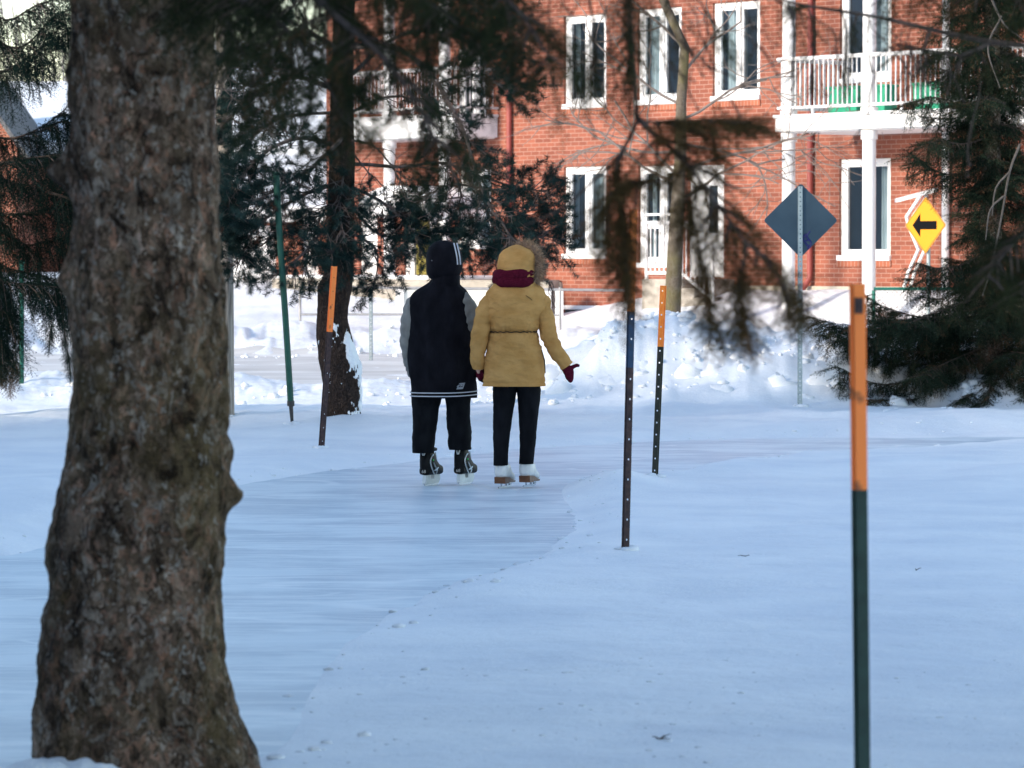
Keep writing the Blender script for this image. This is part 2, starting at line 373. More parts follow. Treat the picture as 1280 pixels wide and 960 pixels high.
def pane_mat():
    m = bpy.data.materials.new('window_glass'); m.use_nodes = True; nt = m.node_tree; N = nt.nodes; L = nt.links
    N.remove(N['Principled BSDF']); out = N['Material Output']
    t = N.new('ShaderNodeBsdfTransparent'); t.inputs[0].default_value = (.72, .82, .90, 1)
    g = N.new('ShaderNodeBsdfGlossy'); g.inputs['Roughness'].default_value = .03
    f = N.new('ShaderNodeFresnel'); f.inputs[0].default_value = 2.1
    mx = N.new('ShaderNodeMixShader'); L.new(f.outputs[0], mx.inputs[0]); L.new(t.outputs[0], mx.inputs[1]); L.new(g.outputs[0], mx.inputs[2])
    L.new(mx.outputs[0], out.inputs['Surface']); return m
PANE = pane_mat()
BARK1 = bark_mat('spruce_bark', [(.020, .014, .010), (.075, .048, .032), (.17, .12, .085), (.32, .26, .21), (.30, .145, .09), (.42, .37, .33)], 11, (1, 1, .75), (.17, .13, .045), 1.0, .035)
BARK0 = flaky_bark('flaky_spruce_bark')
BARK2 = bark_mat('pine_bark', [(.022, .017, .016), (.05, .036, .032), (.085, .055, .042), (.13, .075, .05)], 14, (1, 1, .4), None, 1.0, .03)
BARK3 = bark_mat('maple_bark', [(.10, .085, .065), (.16, .135, .11), (.2, .18, .15)], 12, (1, 1, .4), (.13, .12, .04), .5, .01)
TWIGW = noisy('twig_wood', (.045, .03, .024), (.10, .07, .055), 20, .85)
TWIGG = noisy('grey_twig_wood', (.055, .048, .043), (.10, .085, .075), 20, .85)
N_SPR = needle_mat('spruce_needles', (.005, .011, .007), (.028, .042, .026), (.09, .05, .028))
N_DRK = needle_mat('dark_spruce_needles', (.003, .009, .007), (.014, .030, .024))
N_PIN = needle_mat('blue_pine_needles', (.005, .015, .014), (.032, .060, .056), (.09, .045, .03))
N_NEAR = needle_mat('olive_spruce_needles', (.008, .013, .006), (.048, .055, .024), (.12, .06, .03))
N_BRN = needle_mat('browned_spruce_needles', (.022, .016, .007), (.105, .068, .028), (.17, .08, .03))

# ------------------------------------------------------------------ facade frame (oblique brick building)
FA = R(50.2)
FO = np.array([(800 - 640) / FPX * 66, 66.0, 0.0])
FU = np.array([math.cos(FA), -math.sin(FA), 0]); FNn = np.array([-math.sin(FA), -math.cos(FA), 0])
def fac(px, py, off=0.0):
    d = ray(px, py); o = np.array([0, 0, CAMH]); P0 = FO + FNn * off
    t = np.dot(P0 - o, FNn) / np.dot(d, FNn)
    p = o + d * t; q = p - P0
    return float(np.dot(q, FU)), float(p[2])
def facw(u, off, z):
    return FO + FU * u + FNn * off + np.array([0, 0, z])

# ------------------------------------------------------------------ terrain
def g0(px, py, z=0.0):
    d = ray(px, py); t = (z - CAMH) / d[2]; return (d[0] * t, d[1] * t)
ICE_PX = [(300, 1250), (-900, 1250), (-900, 700), (0, 694), (120, 660), (290, 607), (400, 590), (480, 581), (560, 572), (640, 562), (850, 550), (1050, 545),
          (1280, 540), (1700, 536), (1700, 546), (1290, 553), (1180, 558), (1050, 567), (930, 580), (830, 594), (735, 602), (712, 625), (715, 660), (690, 695),
          (600, 725), (500, 765), (430, 805), (380, 870), (340, 960)]
ICEP = np.array([g0(*p) for p in ICE_PX])
def sdist(x, y, P=ICEP):
    x = np.asarray(x, float); y = np.asarray(y, float)
    d = np.full(x.shape, 1e9); inside = np.zeros(x.shape, bool)
    n = len(P)
    for i in range(n):
        a = P[i]; b = P[(i + 1) % n]
        ex, ey = b - a; wx = x - a[0]; wy = y - a[1]
        t = np.clip((wx * ex + wy * ey) / (ex * ex + ey * ey + 1e-12), 0, 1)
        d = np.minimum(d, np.hypot(wx - ex * t, wy - ey * t))
        c = ((a[1] > y) != (b[1] > y)) & (x < (b[0] - a[0]) * (y - a[1]) / (b[1] - a[1] + 1e-12) + a[0])
        inside ^= c
    return np.where(inside, -d, d)

FOOT = [(200, 1.35), (300, 1.30), (440, 1.10), (560, .95), (640, .62), (700, .68), (800, .97), (900, 1.10), (1000, 1.14), (1100, 1.17), (1400, 1.2)]
FX = []; FD = []; FZ = []
for _p, _z in FOOT:
    D = 66 / (1 + .00025 * (_p - 800)); FX.append((_p - 640) / FPX * D); FD.append(D); FZ.append(_z)

def ground_z(x, y, detail=True):
    x = np.asarray(x, float); y = np.asarray(y, float)
    P = np.stack([x, y, np.zeros_like(x)], -1)
    fd = np.interp(x, FX, FD); fz = np.interp(x, FX, FZ)
    z = np.zeros_like(x)
    z = z + .16 * sstep(48, 59, y)
    t = sstep(0, 1, (y - 59.5) / np.maximum(fd - 1.0 - 59.5, 1.5)) if False else np.clip((y - 59.0) / np.maximum(fd - .5 - 59.0, 1.2), 0, 1)
    t = t ** .8
    z = z + t * (fz - .16) + .10 * fbm(P * np.array([.8, .35, 1]), 4, 96) * sstep(59, 62, y) * (1 - sstep(.85, 1, t)) * (1 - sstep(2.0, 3.5, x))
    sd = sdist(x, y)
    w = 1 - sstep(60, 90, y)
    # low bank at the ice edge
    n1 = fbm(P * 1.1, 4, 3)
    bank = (.055 + .03 * n1) * (.45 + .55 * sstep(17, 22, y)) * sstep(-.05, .4 + .9 * (1 - sstep(15, 21, y)), sd + .12 * fbm(P * 3.1, 3, 9) + .45 * fbm(P * np.array([.75, .35, 1]), 2, 13) * (1 - sstep(19, 25, y))) * w
    z = z + np.where(sd > -.5, bank, 0) - .035 * (1 - sstep(-.25, .05, sd))
    # ridge beside the tip of the bank near the second post
    def bump(cx, cy, rx, ry, h):
        return h * np.exp(-((x - cx) / rx) ** 2 - ((y - cy) / ry) ** 2)
    cx, cy = g0(765, 612); z = z + bump(cx, cy, .3, 1.2, .10)
    cx, cy = g0(30, 640); z = z + bump(cx, cy, .7, 2.2, .16)
    for q in ((1000, 572), (1120, 585), (1230, 578), (1270, 600), (930, 590)):
        cx, cy = g0(*q); z = z + bump(cx, cy, .5, .9, .045)
    # ploughed snow bank beyond the ice on the right
    xm = sstep(-.2, 1.0, x + .3 * fbm(P * .9, 2, 31))
    prof = sstep(41.6, 44.6, y + .5 * n1) * (1 - sstep(47.0, 50.5, y))
    rough = fbm(P * np.array([1.1, .8, 1]), 5, 41, .5); ridged = 1 - np.abs(fbm(P * np.array([1.7, 1.2, 1]), 4, 51))
    bh = (.78 + .42 * rough + .14 * (ridged - .7)) * xm * prof * (1 - .35 * sstep(5.2, 7, x))
    z = z + np.maximum(bh, 0)
    # rough berm on the left side of the road, lower
    xl = 1 - sstep(-.6, .6, x)
    z = z + np.maximum((.16 + .30 * fbm(P * np.array([1.2, .9, 1]), 5, 61)), 0) * xl * sstep(43.5, 45.5, y) * (1 - sstep(46.5, 48.5, y))
    z = z + (.05 + .07 * n1) * sstep(35.5, 38, y) * (1 - sstep(41, 44, y))
    # berm on the far side of the road
    z = z + np.maximum(.20 + .42 * rough, 0) * sstep(57.6, 60.0, y) * (1 - sstep(60.8, 63, y)) * (1 - sstep(1.2, 2.5, x))
    # general undulation away from the ice
    away = sstep(.1, 1.5, sd) * w
    z = z + away * (.02 * fbm(P * .55, 3, 71) * sstep(12, 20, y) + (.010 * fbm(P * 4.0, 4, 81) if detail else 0))
    # snow heaped against the near trunk
    z = z + bump(-1.45, 12.25, .30, .35, .15) * (1 + .5 * fbm(P * 7, 3, 19)) + bump(-1.1, 12.7, .5, .5, .03) + bump((436 - 640) / FPX * 37.6, 37.6, .35, .5, .07)
    zm = .016; zs_ = .5 * (z + zm + np.sqrt((z - zm) ** 2 + 1.5e-4)); k_ = sstep(.15, 1.3, sd); z = z * (1 - k_) + zs_ * k_
    return z
def gz(x, y): return float(ground_z(np.array([x]), np.array([y]))[0])
def ghit(px, py, y0=8.0, y1=80.0):
    d = ray(px, py); Y = np.linspace(y0, y1, 3000); X = d[0] / d[1] * Y; Z = CAMH + d[2] / d[1] * Y
    g = ground_z(X, Y); k = np.argmax(Z <= g)
    return np.array([X[k], Y[k], g[k]])
def on_ground(px, D):
    x = (px - 640) / FPX * D; return np.array([x, D, gz(x, D)])

def make_ground():
    ys = [-1500, -400, -120, -60, -30, -12, -4, 0, 3, 5, 6.5, 7.6]
    py = 1330.0
    while py > 432:
        ys.append(CAMH * FPX / (py - HOR)); py -= 1.15 if py < 560 else 1.7
    y = ys[-1]
    while y < 82: y += .22; ys.append(y)
    ys += [84, 88, 95, 110, 140, 200, 300, 500, 900, 1500]
    ys = np.array(ys)
    u = np.concatenate([-np.geomspace(60, .19, 26)[:-1], np.linspace(-.19, .19, 640), np.geomspace(.19, 60, 26)[1:]])
    s = np.where(ys < 8, 8.0, ys)
    s = np.where(ys > 90, 90 + (ys - 90) * .6, s)
    X = u[None, :] * s[:, None] * .9; Y = np.repeat(ys[:, None], len(u), 1)
    Z = ground_z(X, Y)
    P = np.stack([X, Y, Z], -1)
    P[..., 0] += 0
    n, m = X.shape
    i = np.arange(n - 1)[:, None] * m; j = np.arange(m - 1)[None, :]
    f = np.stack([i + j, i + j + 1, i + m + j + 1, i + m + j], -1).reshape(-1, 4)
    g = Geo()
    dirt = (sstep(43.0, 45, Y) * (1 - sstep(49, 51, Y)) * .65 + sstep(57, 58.5, Y) * (1 - sstep(60.5, 63, Y)) * .4).ravel()
    g.add(P.reshape(-1, 3), f, 0, dirt)
    o = g.build('snow_ground', SNOW, smooth=True, tint=True)
    tag(o, 'snow covered ground', None, None, 'structure')
    # ice sheet: one level surface, the snow rises out of it
    x0, x1 = -14, 14; gi = Geo()
    gi.add([(-9, 5, 0), (11, 5, 0), (11, 44.0, 0), (-9, 44.0, 0)], [(0, 1, 2, 3)])
    # keep only the part under the track: ground elsewhere lies above the sheet
    oi = gi.build('ice_path', ICE); tag(oi, 'smooth skated ice path', None, None, 'structure')
make_ground()

def make_road():
    g = Geo(); xs = np.linspace(-40, 40, 300); ys = np.linspace(49.5, 58.6, 30)
    X, Y = np.meshgrid(xs, ys); Z = ground_z(X, Y, False) + .012 + .03 * fbm(np.stack([X * .5, Y * 1.1, 0 * X], -1), 4, 91)
    n, m = X.shape; i = np.arange(n - 1)[:, None] * m; j = np.arange(m - 1)[None, :]
    f = np.stack([i + j, i + j + 1, i + m + j + 1, i + m + j], -1).reshape(-1, 4)
    g.add(np.stack([X, Y, Z], -1), f)
    M = noisy('packed_road_snow', (.44, .435, .43), (.70, .70, .70), 1.2, .7, .4, 20, stretch=(.35, 1.6, 1), contrast=(.3, .7))
    tag(g.build('road', M, smooth=True), 'snow packed street', None, None, 'structure')
make_road()
# ------------------------------------------------------------------ needle sprays
def _needles(rng, pts, dirs, nl, nw, spread=.9, fwd=.55):
    n = len(pts)
    r = rng.normal(size=(n, 3)); r -= dirs * np.sum(r * dirs, 1)[:, None]; r /= np.linalg.norm(r, axis=1)[:, None] + 1e-9
    d = r * spread + dirs * fwd; d /= np.linalg.norm(d, axis=1)[:, None]
    side = np.cross(d, rng.normal(size=(n, 3))); side /= np.linalg.norm(side, axis=1)[:, None] + 1e-9
    L = nl * rng.uniform(.75, 1.15, n)[:, None]
    return np.stack([pts - side * nw / 2, pts + side * nw / 2, pts + d * L], 1).reshape(-1, 3)

def spruce_spray(seed, L=.34, nl=.018, nw=.003, step=.004, shoots=9, dense=1):
    rng = np.random.default_rng(seed); P = []; Dn = []
    def shoot(a, d, l, sag):
        n = max(3, int(l / step)); t = np.linspace(0, 1, n)[:, None]
        p = a + d * l * t + np.array([0, 0, -1.]) * sag * l * t * t
        P.append(p); Dn.append(np.repeat(d[None], n, 0)); return p
    main = shoot(np.zeros(3), np.array([1., 0, 0]), L, .12)
    for k in range(shoots):
        t = .1 + .8 * k / shoots; a = main[int(t * (len(main) - 1))]; s = 1 if k % 2 else -1
        an = R(rng.uniform(38, 58)); d = np.array([math.cos(an), s * math.sin(an), rng.uniform(-.25, .1)]); d /= np.linalg.norm(d)
        shoot(a, d, L * (.55 * (1 - t) + .13) * rng.uniform(.8, 1.15), .2)
    P = np.concatenate(P); Dn = np.concatenate(Dn)
    return _needles(rng, P, Dn, nl, nw)

def pine_tuft(seed, L=.16, nl=.055, nw=.0035, n=110):
    rng = np.random.default_rng(seed)
    t = rng.uniform(0.1, 1, n) ** .7; p = np.stack([t * L, np.zeros(n), .1 * L * t * t], 1)
    d = np.repeat(np.array([[1., 0, .15]]), n, 0); d /= np.linalg.norm(d[0])
    return _needles(rng, p, d, nl, nw, 1.1, .5)

def frames(dirs, up, roll):
    d = dirs / (np.linalg.norm(dirs, axis=1)[:, None] + 1e-9)
    y = np.cross(up, d); y /= np.linalg.norm(y, axis=1)[:, None] + 1e-9
    z = np.cross(d, y)
    c = np.cos(roll)[:, None]; s = np.sin(roll)[:, None]
    y2 = y * c + z * s; z2 = -y * s + z * c
    return np.stack([d, y2, z2], -1)          # columns

class Crown:
    """collects sprays, then bakes them into one mesh; keep(x,y,z) masks let sky gaps show"""
    def __init__(s, protos, seed=1, tint=(.1, .8)):
        s.p = protos; s.rng = np.random.default_rng(seed); s.pos = []; s.dir = []; s.sc = []; s.tint = tint; s.wood = Geo(); s.rl = []
    def put(s, p, d, sc=1.0, roll=.5):
        s.pos.append(p); s.dir.append(d); s.sc.append(sc); s.rl.append(s.rng.normal() * roll)
    def bake(s, name, m, parent):
        g = Geo(); pos = np.array(s.pos); dr = np.array(s.dir); scv = np.array(s.sc); rl = np.array(s.rl)
        up = np.repeat(np.array([[0, 0, 1.]]), len(pos), 0) + s.rng.normal(size=(len(pos), 3)) * .12
        F = frames(dr, up, rl) * scv[:, None, None]
        which = s.rng.integers(0, len(s.p), len(pos))
        base = np.clip(s.rng.uniform(s.tint[0], s.tint[1], len(pos)) + .0, 0, 1)
        brown = s.rng.uniform(size=len(pos)) < .045; base[brown] = .97
        for k, pr in enumerate(s.p):
            I = np.where(which == k)[0]
            if not len(I): continue
            V = np.einsum('nij,kj->nki', F[I], pr) + pos[I][:, None, :]
            nt = len(pr) // 3
            T = np.repeat(base[I], len(pr)).reshape(len(I), nt, 3)
            T = np.clip(T + s.rng.normal(size=(len(I), nt, 1)) * .07, 0, 1)
            f = np.arange(len(I) * len(pr)).reshape(-1, 3)
            g.add(V.reshape(-1, 3), f, 0, T.ravel())
        return g.build(name, m, parent, tint=True)

def resample(P, step):
    P = np.asarray(P, float)
    # Catmull-Rom
    Q = np.vstack([2 * P[0] - P[1], P, 2 * P[-1] - P[-2]]); out = []
    for i in range(1, len(Q) - 2):
        l = np.linalg.norm(Q[i + 1] - Q[i]); n = max(2, int(l / step))
        for t in np.arange(n) / n:
            out.append(.5 * ((2 * Q[i]) + (-Q[i - 1] + Q[i + 1]) * t + (2 * Q[i - 1] - 5 * Q[i] + 4 * Q[i + 1] - Q[i + 2]) * t * t + (-Q[i - 1] + 3 * Q[i] - 3 * Q[i + 1] + Q[i + 2]) * t ** 3))
    out.append(P[-1]); return np.array(out)

def spruce_limb(C, pts, r0, side=.5, space=.12, droop=.5, start=.12, spray=.22, sc=1.0, hang=0.0, taper=.75, fill=1.0, wood_sides=6):
    """limb with branchlets on both sides carrying sprays; hang = share of branchlets that hang straight down"""
    rng = C.rng; P = resample(pts, .06); n = len(P)
    seg = np.linalg.norm(np.diff(P, axis=0), axis=1); s = np.concatenate([[0], np.cumsum(seg)]); Lt = s[-1]
    C.wood.tube(P, np.maximum(r0 * (1 - .85 * s / Lt), .003), wood_sides)
    T = np.gradient(P, axis=0); T /= np.linalg.norm(T, axis=1)[:, None] + 1e-9
    d = start * Lt; k = 0
    while d < Lt:
        i = min(int(np.searchsorted(s, d)), n - 1); t = d / Lt
        tan = T[i]; lat = np.cross(tan, [0, 0, 1]); lat /= np.linalg.norm(lat) + 1e-9
        for sg in (-1, 1):
            if rng.uniform() > fill: continue
            l = side * (1 - taper * t) * rng.uniform(.6, 1.2)
            an = R(rng.uniform(45, 70)); dd = tan * math.cos(an) + sg * lat * math.sin(an) + np.array([0, 0, rng.uniform(-.3, .15)])
            if rng.uniform() < hang: dd = tan * .25 + sg * lat * .25 + np.array([0, 0, -1.0]); 
            dd /= np.linalg.norm(dd)
            m = max(2, int(l / spray)); q = P[i]; bp = [q]
            for j in range(m):
                dd = dd + np.array([0, 0, -droop * .35]); dd /= np.linalg.norm(dd)
                q = q + dd * (l / m); bp.append(q)
                C.put(bp[-2], dd + rng.normal(size=3) * .12, sc * rng.uniform(.8, 1.15), .4)
            C.put(q, dd + rng.normal(size=3) * .1, sc * rng.uniform(.7, 1.0), .4)
            C.wood.tube(bp, np.linspace(.006, .0025, len(bp)), 3, caps=False)
        C.put(P[i], tan + rng.normal(size=3) * .15, sc * .9, .4)
        d += space * rng.uniform(.7, 1.3); k += 1
    C.put(P[-1] - T[-1] * .05, T[-1], sc, .3)

def cone_spruce(C, base, H, Rb, z0=.3, whorl=.32, nper=6, lean=0, **kw):
    rng = C.rng; z = z0; b = np.asarray(base, float)
    while z < H - .3:
        fr = 1 - (z - 0) / H; L = Rb * fr ** .85
        for k in range(nper):
            a = rng.uniform(0, 2 * math.pi); l = L * rng.uniform(.65, 1.15); o = np.array([math.cos(a), math.sin(a), 0])
            zz = z + rng.uniform(-.15, .15)
            p0 = b + [0, 0, zz]; p1 = p0 + o * l * .45 + [0, 0, -.10 * l]; p2 = p0 + o * l * .8 + [0, 0, -.22 * l]; p3 = p0 + o * l + [0, 0, -.17 * l]
            spruce_limb(C, [p0, p1, p2, p3], .012 + .018 * fr, side=.25 + .30 * l / 2, **kw)
        z += whorl * (1 + .2 * rng.uniform())

def trunk_geo(g, cx, cy, prof, D, seed, sides=150, dz=.012, amp=.012, knots=(), ztop=None, tilt=(0, 0), zbase=None, top_r=None, dzup=.12):
    """prof: list of (py, pxl, pxr) measured rows -> lofted trunk with bark relief"""
    zs = []; xc = []; rr = []
    for py, a, b in prof:
        w = W((a + b) / 2, py, D); zs.append(w[2]); xc.append(w[0]); rr.append((b - a) / 2 * D / FPX)
    zs = np.array(zs)[::-1]; xc = np.array(xc)[::-1]; rr = np.array(rr)[::-1]
    zb = zbase if zbase is not None else zs[0]
    Z = np.arange(zb, zs[-1], dz)
    if ztop: Z = np.concatenate([Z, np.arange(zs[-1], ztop, dzup)])
    Xc = np.interp(Z, zs, xc); Rr = np.interp(Z, zs, rr)
    # smooth
    if dz < .05:
        k = max(3, int(.05 / dz)) | 1; ker = np.ones(k) / k
        Rr2 = np.convolve(np.pad(Rr, k // 2, 'edge'), ker, 'valid'); Rr = Rr2
        Xc = np.convolve(np.pad(Xc, k // 2, 'edge'), ker, 'valid')
    if ztop:
        up = np.clip((Z - zs[-1]) / (ztop - zs[-1]), 0, 1); Rr = Rr * (1 - up) + (top_r or .02) * up
    th = np.arange(sides) / sides * 2 * math.pi
    TH, ZZ = np.meshgrid(th, Z)
    Rv = np.repeat(Rr[:, None], sides, 1).copy()
    X = Xc[:, None] + Rv * np.cos(TH); Y = D + Rv * np.sin(TH)
    P = np.stack([X, Y, ZZ], -1)
    pl = fbm(P * np.array([22, 22, 13]), 3, seed, .6)
    big = fbm(P * np.array([4.5, 4.5, 2.6]), 3, seed + 5)
    ridg = 1 - 2 * np.abs(fbm(P * np.array([13, 13, 6]), 3, seed + 9))
    fade = np.clip(Rv / .2, 0, 1)
    dr = amp * (1.1 * pl + .6 * big + .8 * ridg) * fade
    for (px, py, size, h) in knots:
        kw_ = W(px, py, D); kx, kz = kw_[0], kw_[2]
        r0 = np.interp(kz, Z, Rr); x0 = np.interp(kz, Z, Xc)
        c = np.clip((kx - x0) / r0, -1, 1); ang = -math.acos(c)      # camera side of the trunk
        ky = D + r0 * math.sin(ang)
        dd = (P[..., 0] - (x0 + r0 * c)) ** 2 + (P[..., 1] - ky) ** 2 + (P[..., 2] - kz) ** 2
        dr += h * np.exp(-dd / size ** 2) * (1 + .25 * pl)
    X = Xc[:, None] + (Rv + dr) * np.cos(TH); Y = D + (Rv + dr) * np.sin(TH)
    P = np.stack([X, Y, ZZ], -1); n, m = X.shape
    i = np.arange(n - 1)[:, None] * m; j = np.arange(m)[None, :]; j2 = (j + 1) % m
    f = np.stack([i + j, i + j2, i + m + j2, i + m + j], -1).reshape(-1, 4)
    g.add(P.reshape(-1, 3), f)

# ================================================================== near spruce: trunk and its hanging limbs
D1 = 12.6
T1 = empty('spruce_tree', (-1.21, D1, gz(-1.21, D1)))
tag(T1, 'thick knobbly grey brown spruce trunk in the left foreground, snow at its foot', 'tree')
def under(root, o):
    o.parent = root; o.matrix_parent_inverse = Matrix.Translation(-root.location); return o
P1 = [(-140, 96, 262), (0, 92, 264), (60, 93, 262), (120, 91, 264), (170, 92, 267), (215, 95, 269), (260, 96, 270), (300, 94, 272), (350, 92, 275), (380, 91, 277), (420, 94, 282),
      (480, 95, 283), (560, 88, 283), (600, 80, 282), (620, 76, 281), (660, 69, 277), (700, 67, 274), (740, 65, 274), (800, 54, 277), (850, 48, 284), (900, 45, 298), (960, 44, 322), (1010, 30, 350)]
g = Geo()
trunk_geo(g, 0, 0, P1, D1, 5, sides=230, dz=.0085, amp=.015, ztop=13, top_r=.04, zbase=-.12,
          knots=[(76, 215, .06, .085), (80, 352, .065, .045), (292, 618, .045, .055), (84, 95, .05, .015), (240, 540, .12, -.02), (130, 640, .1, .014), (262, 245, .05, -.012), (150, 790, .09, .012), (60, 690, .07, .012), (265, 430, .05, -.012), (300, 690, .2, .0)])
under(T1, g.build('trunk', BARK0, smooth=True))
near_protos = [spruce_spray(i, .21, .017, .0023, .0034, 7) for i in range(4)]
C1 = Crown(near_protos, 11, (.02, .75)); C1h = Crown([spruce_spray(7 + i, .21, .017, .0036, .0034, 7) for i in range(4)], 14, (.1, .85)); C1h.wood = C1.wood
def WL(l): return [W(*q) for q in l]
NL = [
 ([(205, -150, 12.4), (330, -60, 11.5), (420, 20, 10.5), (490, 85, 10), (545, 175, 9.6)], dict(r0=.022, side=.30, space=.055, hang=.35, droop=.6)),
 ([(230, -80, 12.4), (290, -10, 11.5), (350, 30, 11), (400, 90, 10.6), (430, 150, 10.3)], dict(r0=.018, side=.26, space=.06, hang=.35, droop=.6)),
 ([(240, -60, 12.2), (275, 10, 11.6), (300, 60, 11.4), (330, 130, 11.2)], dict(r0=.012, side=.2, space=.07, hang=.3, droop=.6)),
 ([(205, -220, 12.4), (430, -90, 11), (570, -40, 10), (640, 5, 9.7), (685, 70, 9.5)], dict(r0=.02, side=.26, space=.06, hang=.35, droop=.6)),
 ([(430, -90, 11), (500, -20, 10.4), (560, 20, 10.1), (600, 60, 9.9)], dict(r0=.013, side=.22, space=.06, hang=.4, droop=.6)),
 ([(205, -260, 12.4), (400, -150, 11.5), (520, -60, 11), (600, -20, 10.6), (665, 30, 10.4)], dict(r0=.016, side=.25, space=.06, hang=.4, droop=.5)),
 ([(740, -90, 9.8), (860, -70, 9.8), (930, -25, 9.8), (985, 10, 9.8)], dict(r0=.012, side=.18, space=.10, hang=.25, droop=.5, fill=.7)),
 ([(700, -90, 9.9), (800, -60, 9.8), (860, -15, 9.8), (890, 25, 9.8)], dict(r0=.009, side=.15, space=.10, hang=.25, droop=.5, fill=.6)),
 ([(640, -100, 10), (700, -50, 9.8), (735, -5, 9.8), (745, 60, 9.8), (740, 85, 9.8)], dict(r0=.009, side=.14, space=.08, hang=.4, droop=.5, fill=.7)),
 ([(740, -90, 9.7), (775, -50, 9.7), (785, 20, 9.7), (786, 75, 9.7)], dict(r0=.006, side=.06, space=.05, hang=.6, droop=.5, fill=.6)),
 # the long hanging branch in the middle
 ([(797, 148, 9.7), (822, 172, 9.6), (860, 205, 9.5), (895, 255, 9.4), (930, 300, 9.35), (962, 330, 9.3), (985, 372, 9.3)], dict(r0=.0085, side=.115, space=.046, hang=.5, droop=.7, taper=.35)),
 ([(800, 152, 9.7), (840, 152, 9.65), (885, 150, 9.6), (928, 153, 9.6)], dict(r0=.005, side=.11, space=.036, hang=.35, droop=.4, taper=.75)),
 ([(790, 168, 9.7), (772, 205, 9.7), (778, 260, 9.7), (780, 300, 9.7), (784, 335, 9.7)], dict(r0=.006, side=.13, space=.042, hang=.75, droop=.8, taper=.3)),
 ([(860, 205, 9.5), (858, 240, 9.5), (868, 280, 9.5), (878, 330, 9.5), (886, 385, 9.5)], dict(r0=.005, side=.06, space=.06, hang=.6, droop=.7, taper=.5)),
 ([(840, 230, 9.5), (800, 225, 9.5), (765, 240, 9.5), (760, 280, 9.5)], dict(r0=.004, side=.09, space=.05, hang=.5, droop=.7, taper=.5)),
 ([(935, 305, 9.3), (925, 350, 9.3), (930, 405, 9.3)], dict(r0=.003, side=.055, space=.05, hang=.4, droop=.6, taper=.3)),
]
for pts, kw in NL:
    spruce_limb(C1h if pts[0][1] > 100 else C1, WL(pts), spray=.10, start=.1, sc=.66 if pts[0][1] > 100 else .85, **{**kw, 'space': kw['space'] * (.88 if pts[0][1] > 100 else 1.3), 'hang': kw['hang'] * (.35 if pts[0][1] > 100 else 1), 'droop': kw['droop'] * (.5 if pts[0][1] > 100 else 1)})
# bare stems of the hanging branch
C1.wood.tube(resample(WL([(205, -260, 12.4), (480, -220, 10.8), (700, -150, 9.9), (775, -60, 9.7), (788, 30, 9.7), (792, 90, 9.7), (797, 150, 9.7)]), .05), np.linspace(.03, .006, len(resample(WL([(205, -260, 12.4), (480, -220, 10.8), (700, -150, 9.9), (775, -60, 9.7), (788, 30, 9.7), (792, 90, 9.7), (797, 150, 9.7)]), .05))), 6)
C1.wood.tube(resample(WL([(797, 150, 9.7), (785, 175, 9.7), (772, 196, 9.7), (735, 232, 9.7), (700, 262, 9.7), (655, 282, 9.7)]), .03), np.linspace(.006, .002, len(resample(WL([(797, 150, 9.7), (785, 175, 9.7), (772, 196, 9.7), (735, 232, 9.7), (700, 262, 9.7), (655, 282, 9.7)]), .03))), 5)
for q in [(700, 263), (742, 236), (690, 266), (708, 262)]:
    C1.put(W(q[0], q[1], 9.7), np.array([.6, 0, -.5]), .35)
def bare_twigs(wood, rng, starts, D, l=(40, 110), r=.0022, buds=True):
    for (px, py, dx, dy) in starts:
        n = 5; L = rng.uniform(*l); q = np.array([px, py], float); d = np.array([dx, dy], float); d /= np.linalg.norm(d); pts = [W(q[0], q[1], D)]; last = []
        for k in range(n):
            d = d + rng.normal(size=2) * .22 + np.array([0, .12]); d /= np.linalg.norm(d); q = q + d * L / n; pts.append(W(q[0], q[1], D + rng.normal() * .02)); last.append((q.copy(), d.copy()))
        wood.tube(resample(pts, .02), r, 4, caps=True)
        for qq, dd in last[:-1]:
            if rng.uniform() < .75:
                e = dd + rng.normal(size=2) * .7; e /= np.linalg.norm(e); l2 = rng.uniform(12, 38); q2 = qq + e * l2 * .5; q3 = q2 + (e + [0, .35]) * l2 * .5
                wood.tube([W(qq[0], qq[1], D), W(q2[0], q2[1], D), W(q3[0], q3[1], D)], r * .7, 4)
                if buds: wood.tube([W(q3[0], q3[1] - 1.5, D), W(q3[0], q3[1], D), W(q3[0], q3[1] + 1.5, D)], [r * .8, r * 2.0, r * .6], 5)
        if buds: wood.tube([W(q[0], q[1] - 2.5, D), W(q[0], q[1], D), W(q[0], q[1] + 2, D)], [r, r * 2.6, r * .8], 5)
rngT = np.random.default_rng(5)
st = [(690, -10, .1, 1), (720, 5, -.2, 1), (752, 0, .25, 1), (770, 10, .5, 1), (812, -5, .1, 1), (835, 0, .4, 1), (860, 5, .9, .8), (800, 40, 1, .6), (880, 10, .3, 1), (905, 30, .8, .8), (740, 40, -.4, 1), (665, 0, -.5, 1), (930, 10, .5, 1), (850, 50, 1, .3), (700, 60, .5, 1),
      (650, 20, -.3, 1), (715, 30, .1, 1), (760, 40, .4, 1), (820, 30, .2, 1), (870, 60, .7, .7)]
bare_twigs(C1.wood, rngT, st, 9.8, (60, 130))
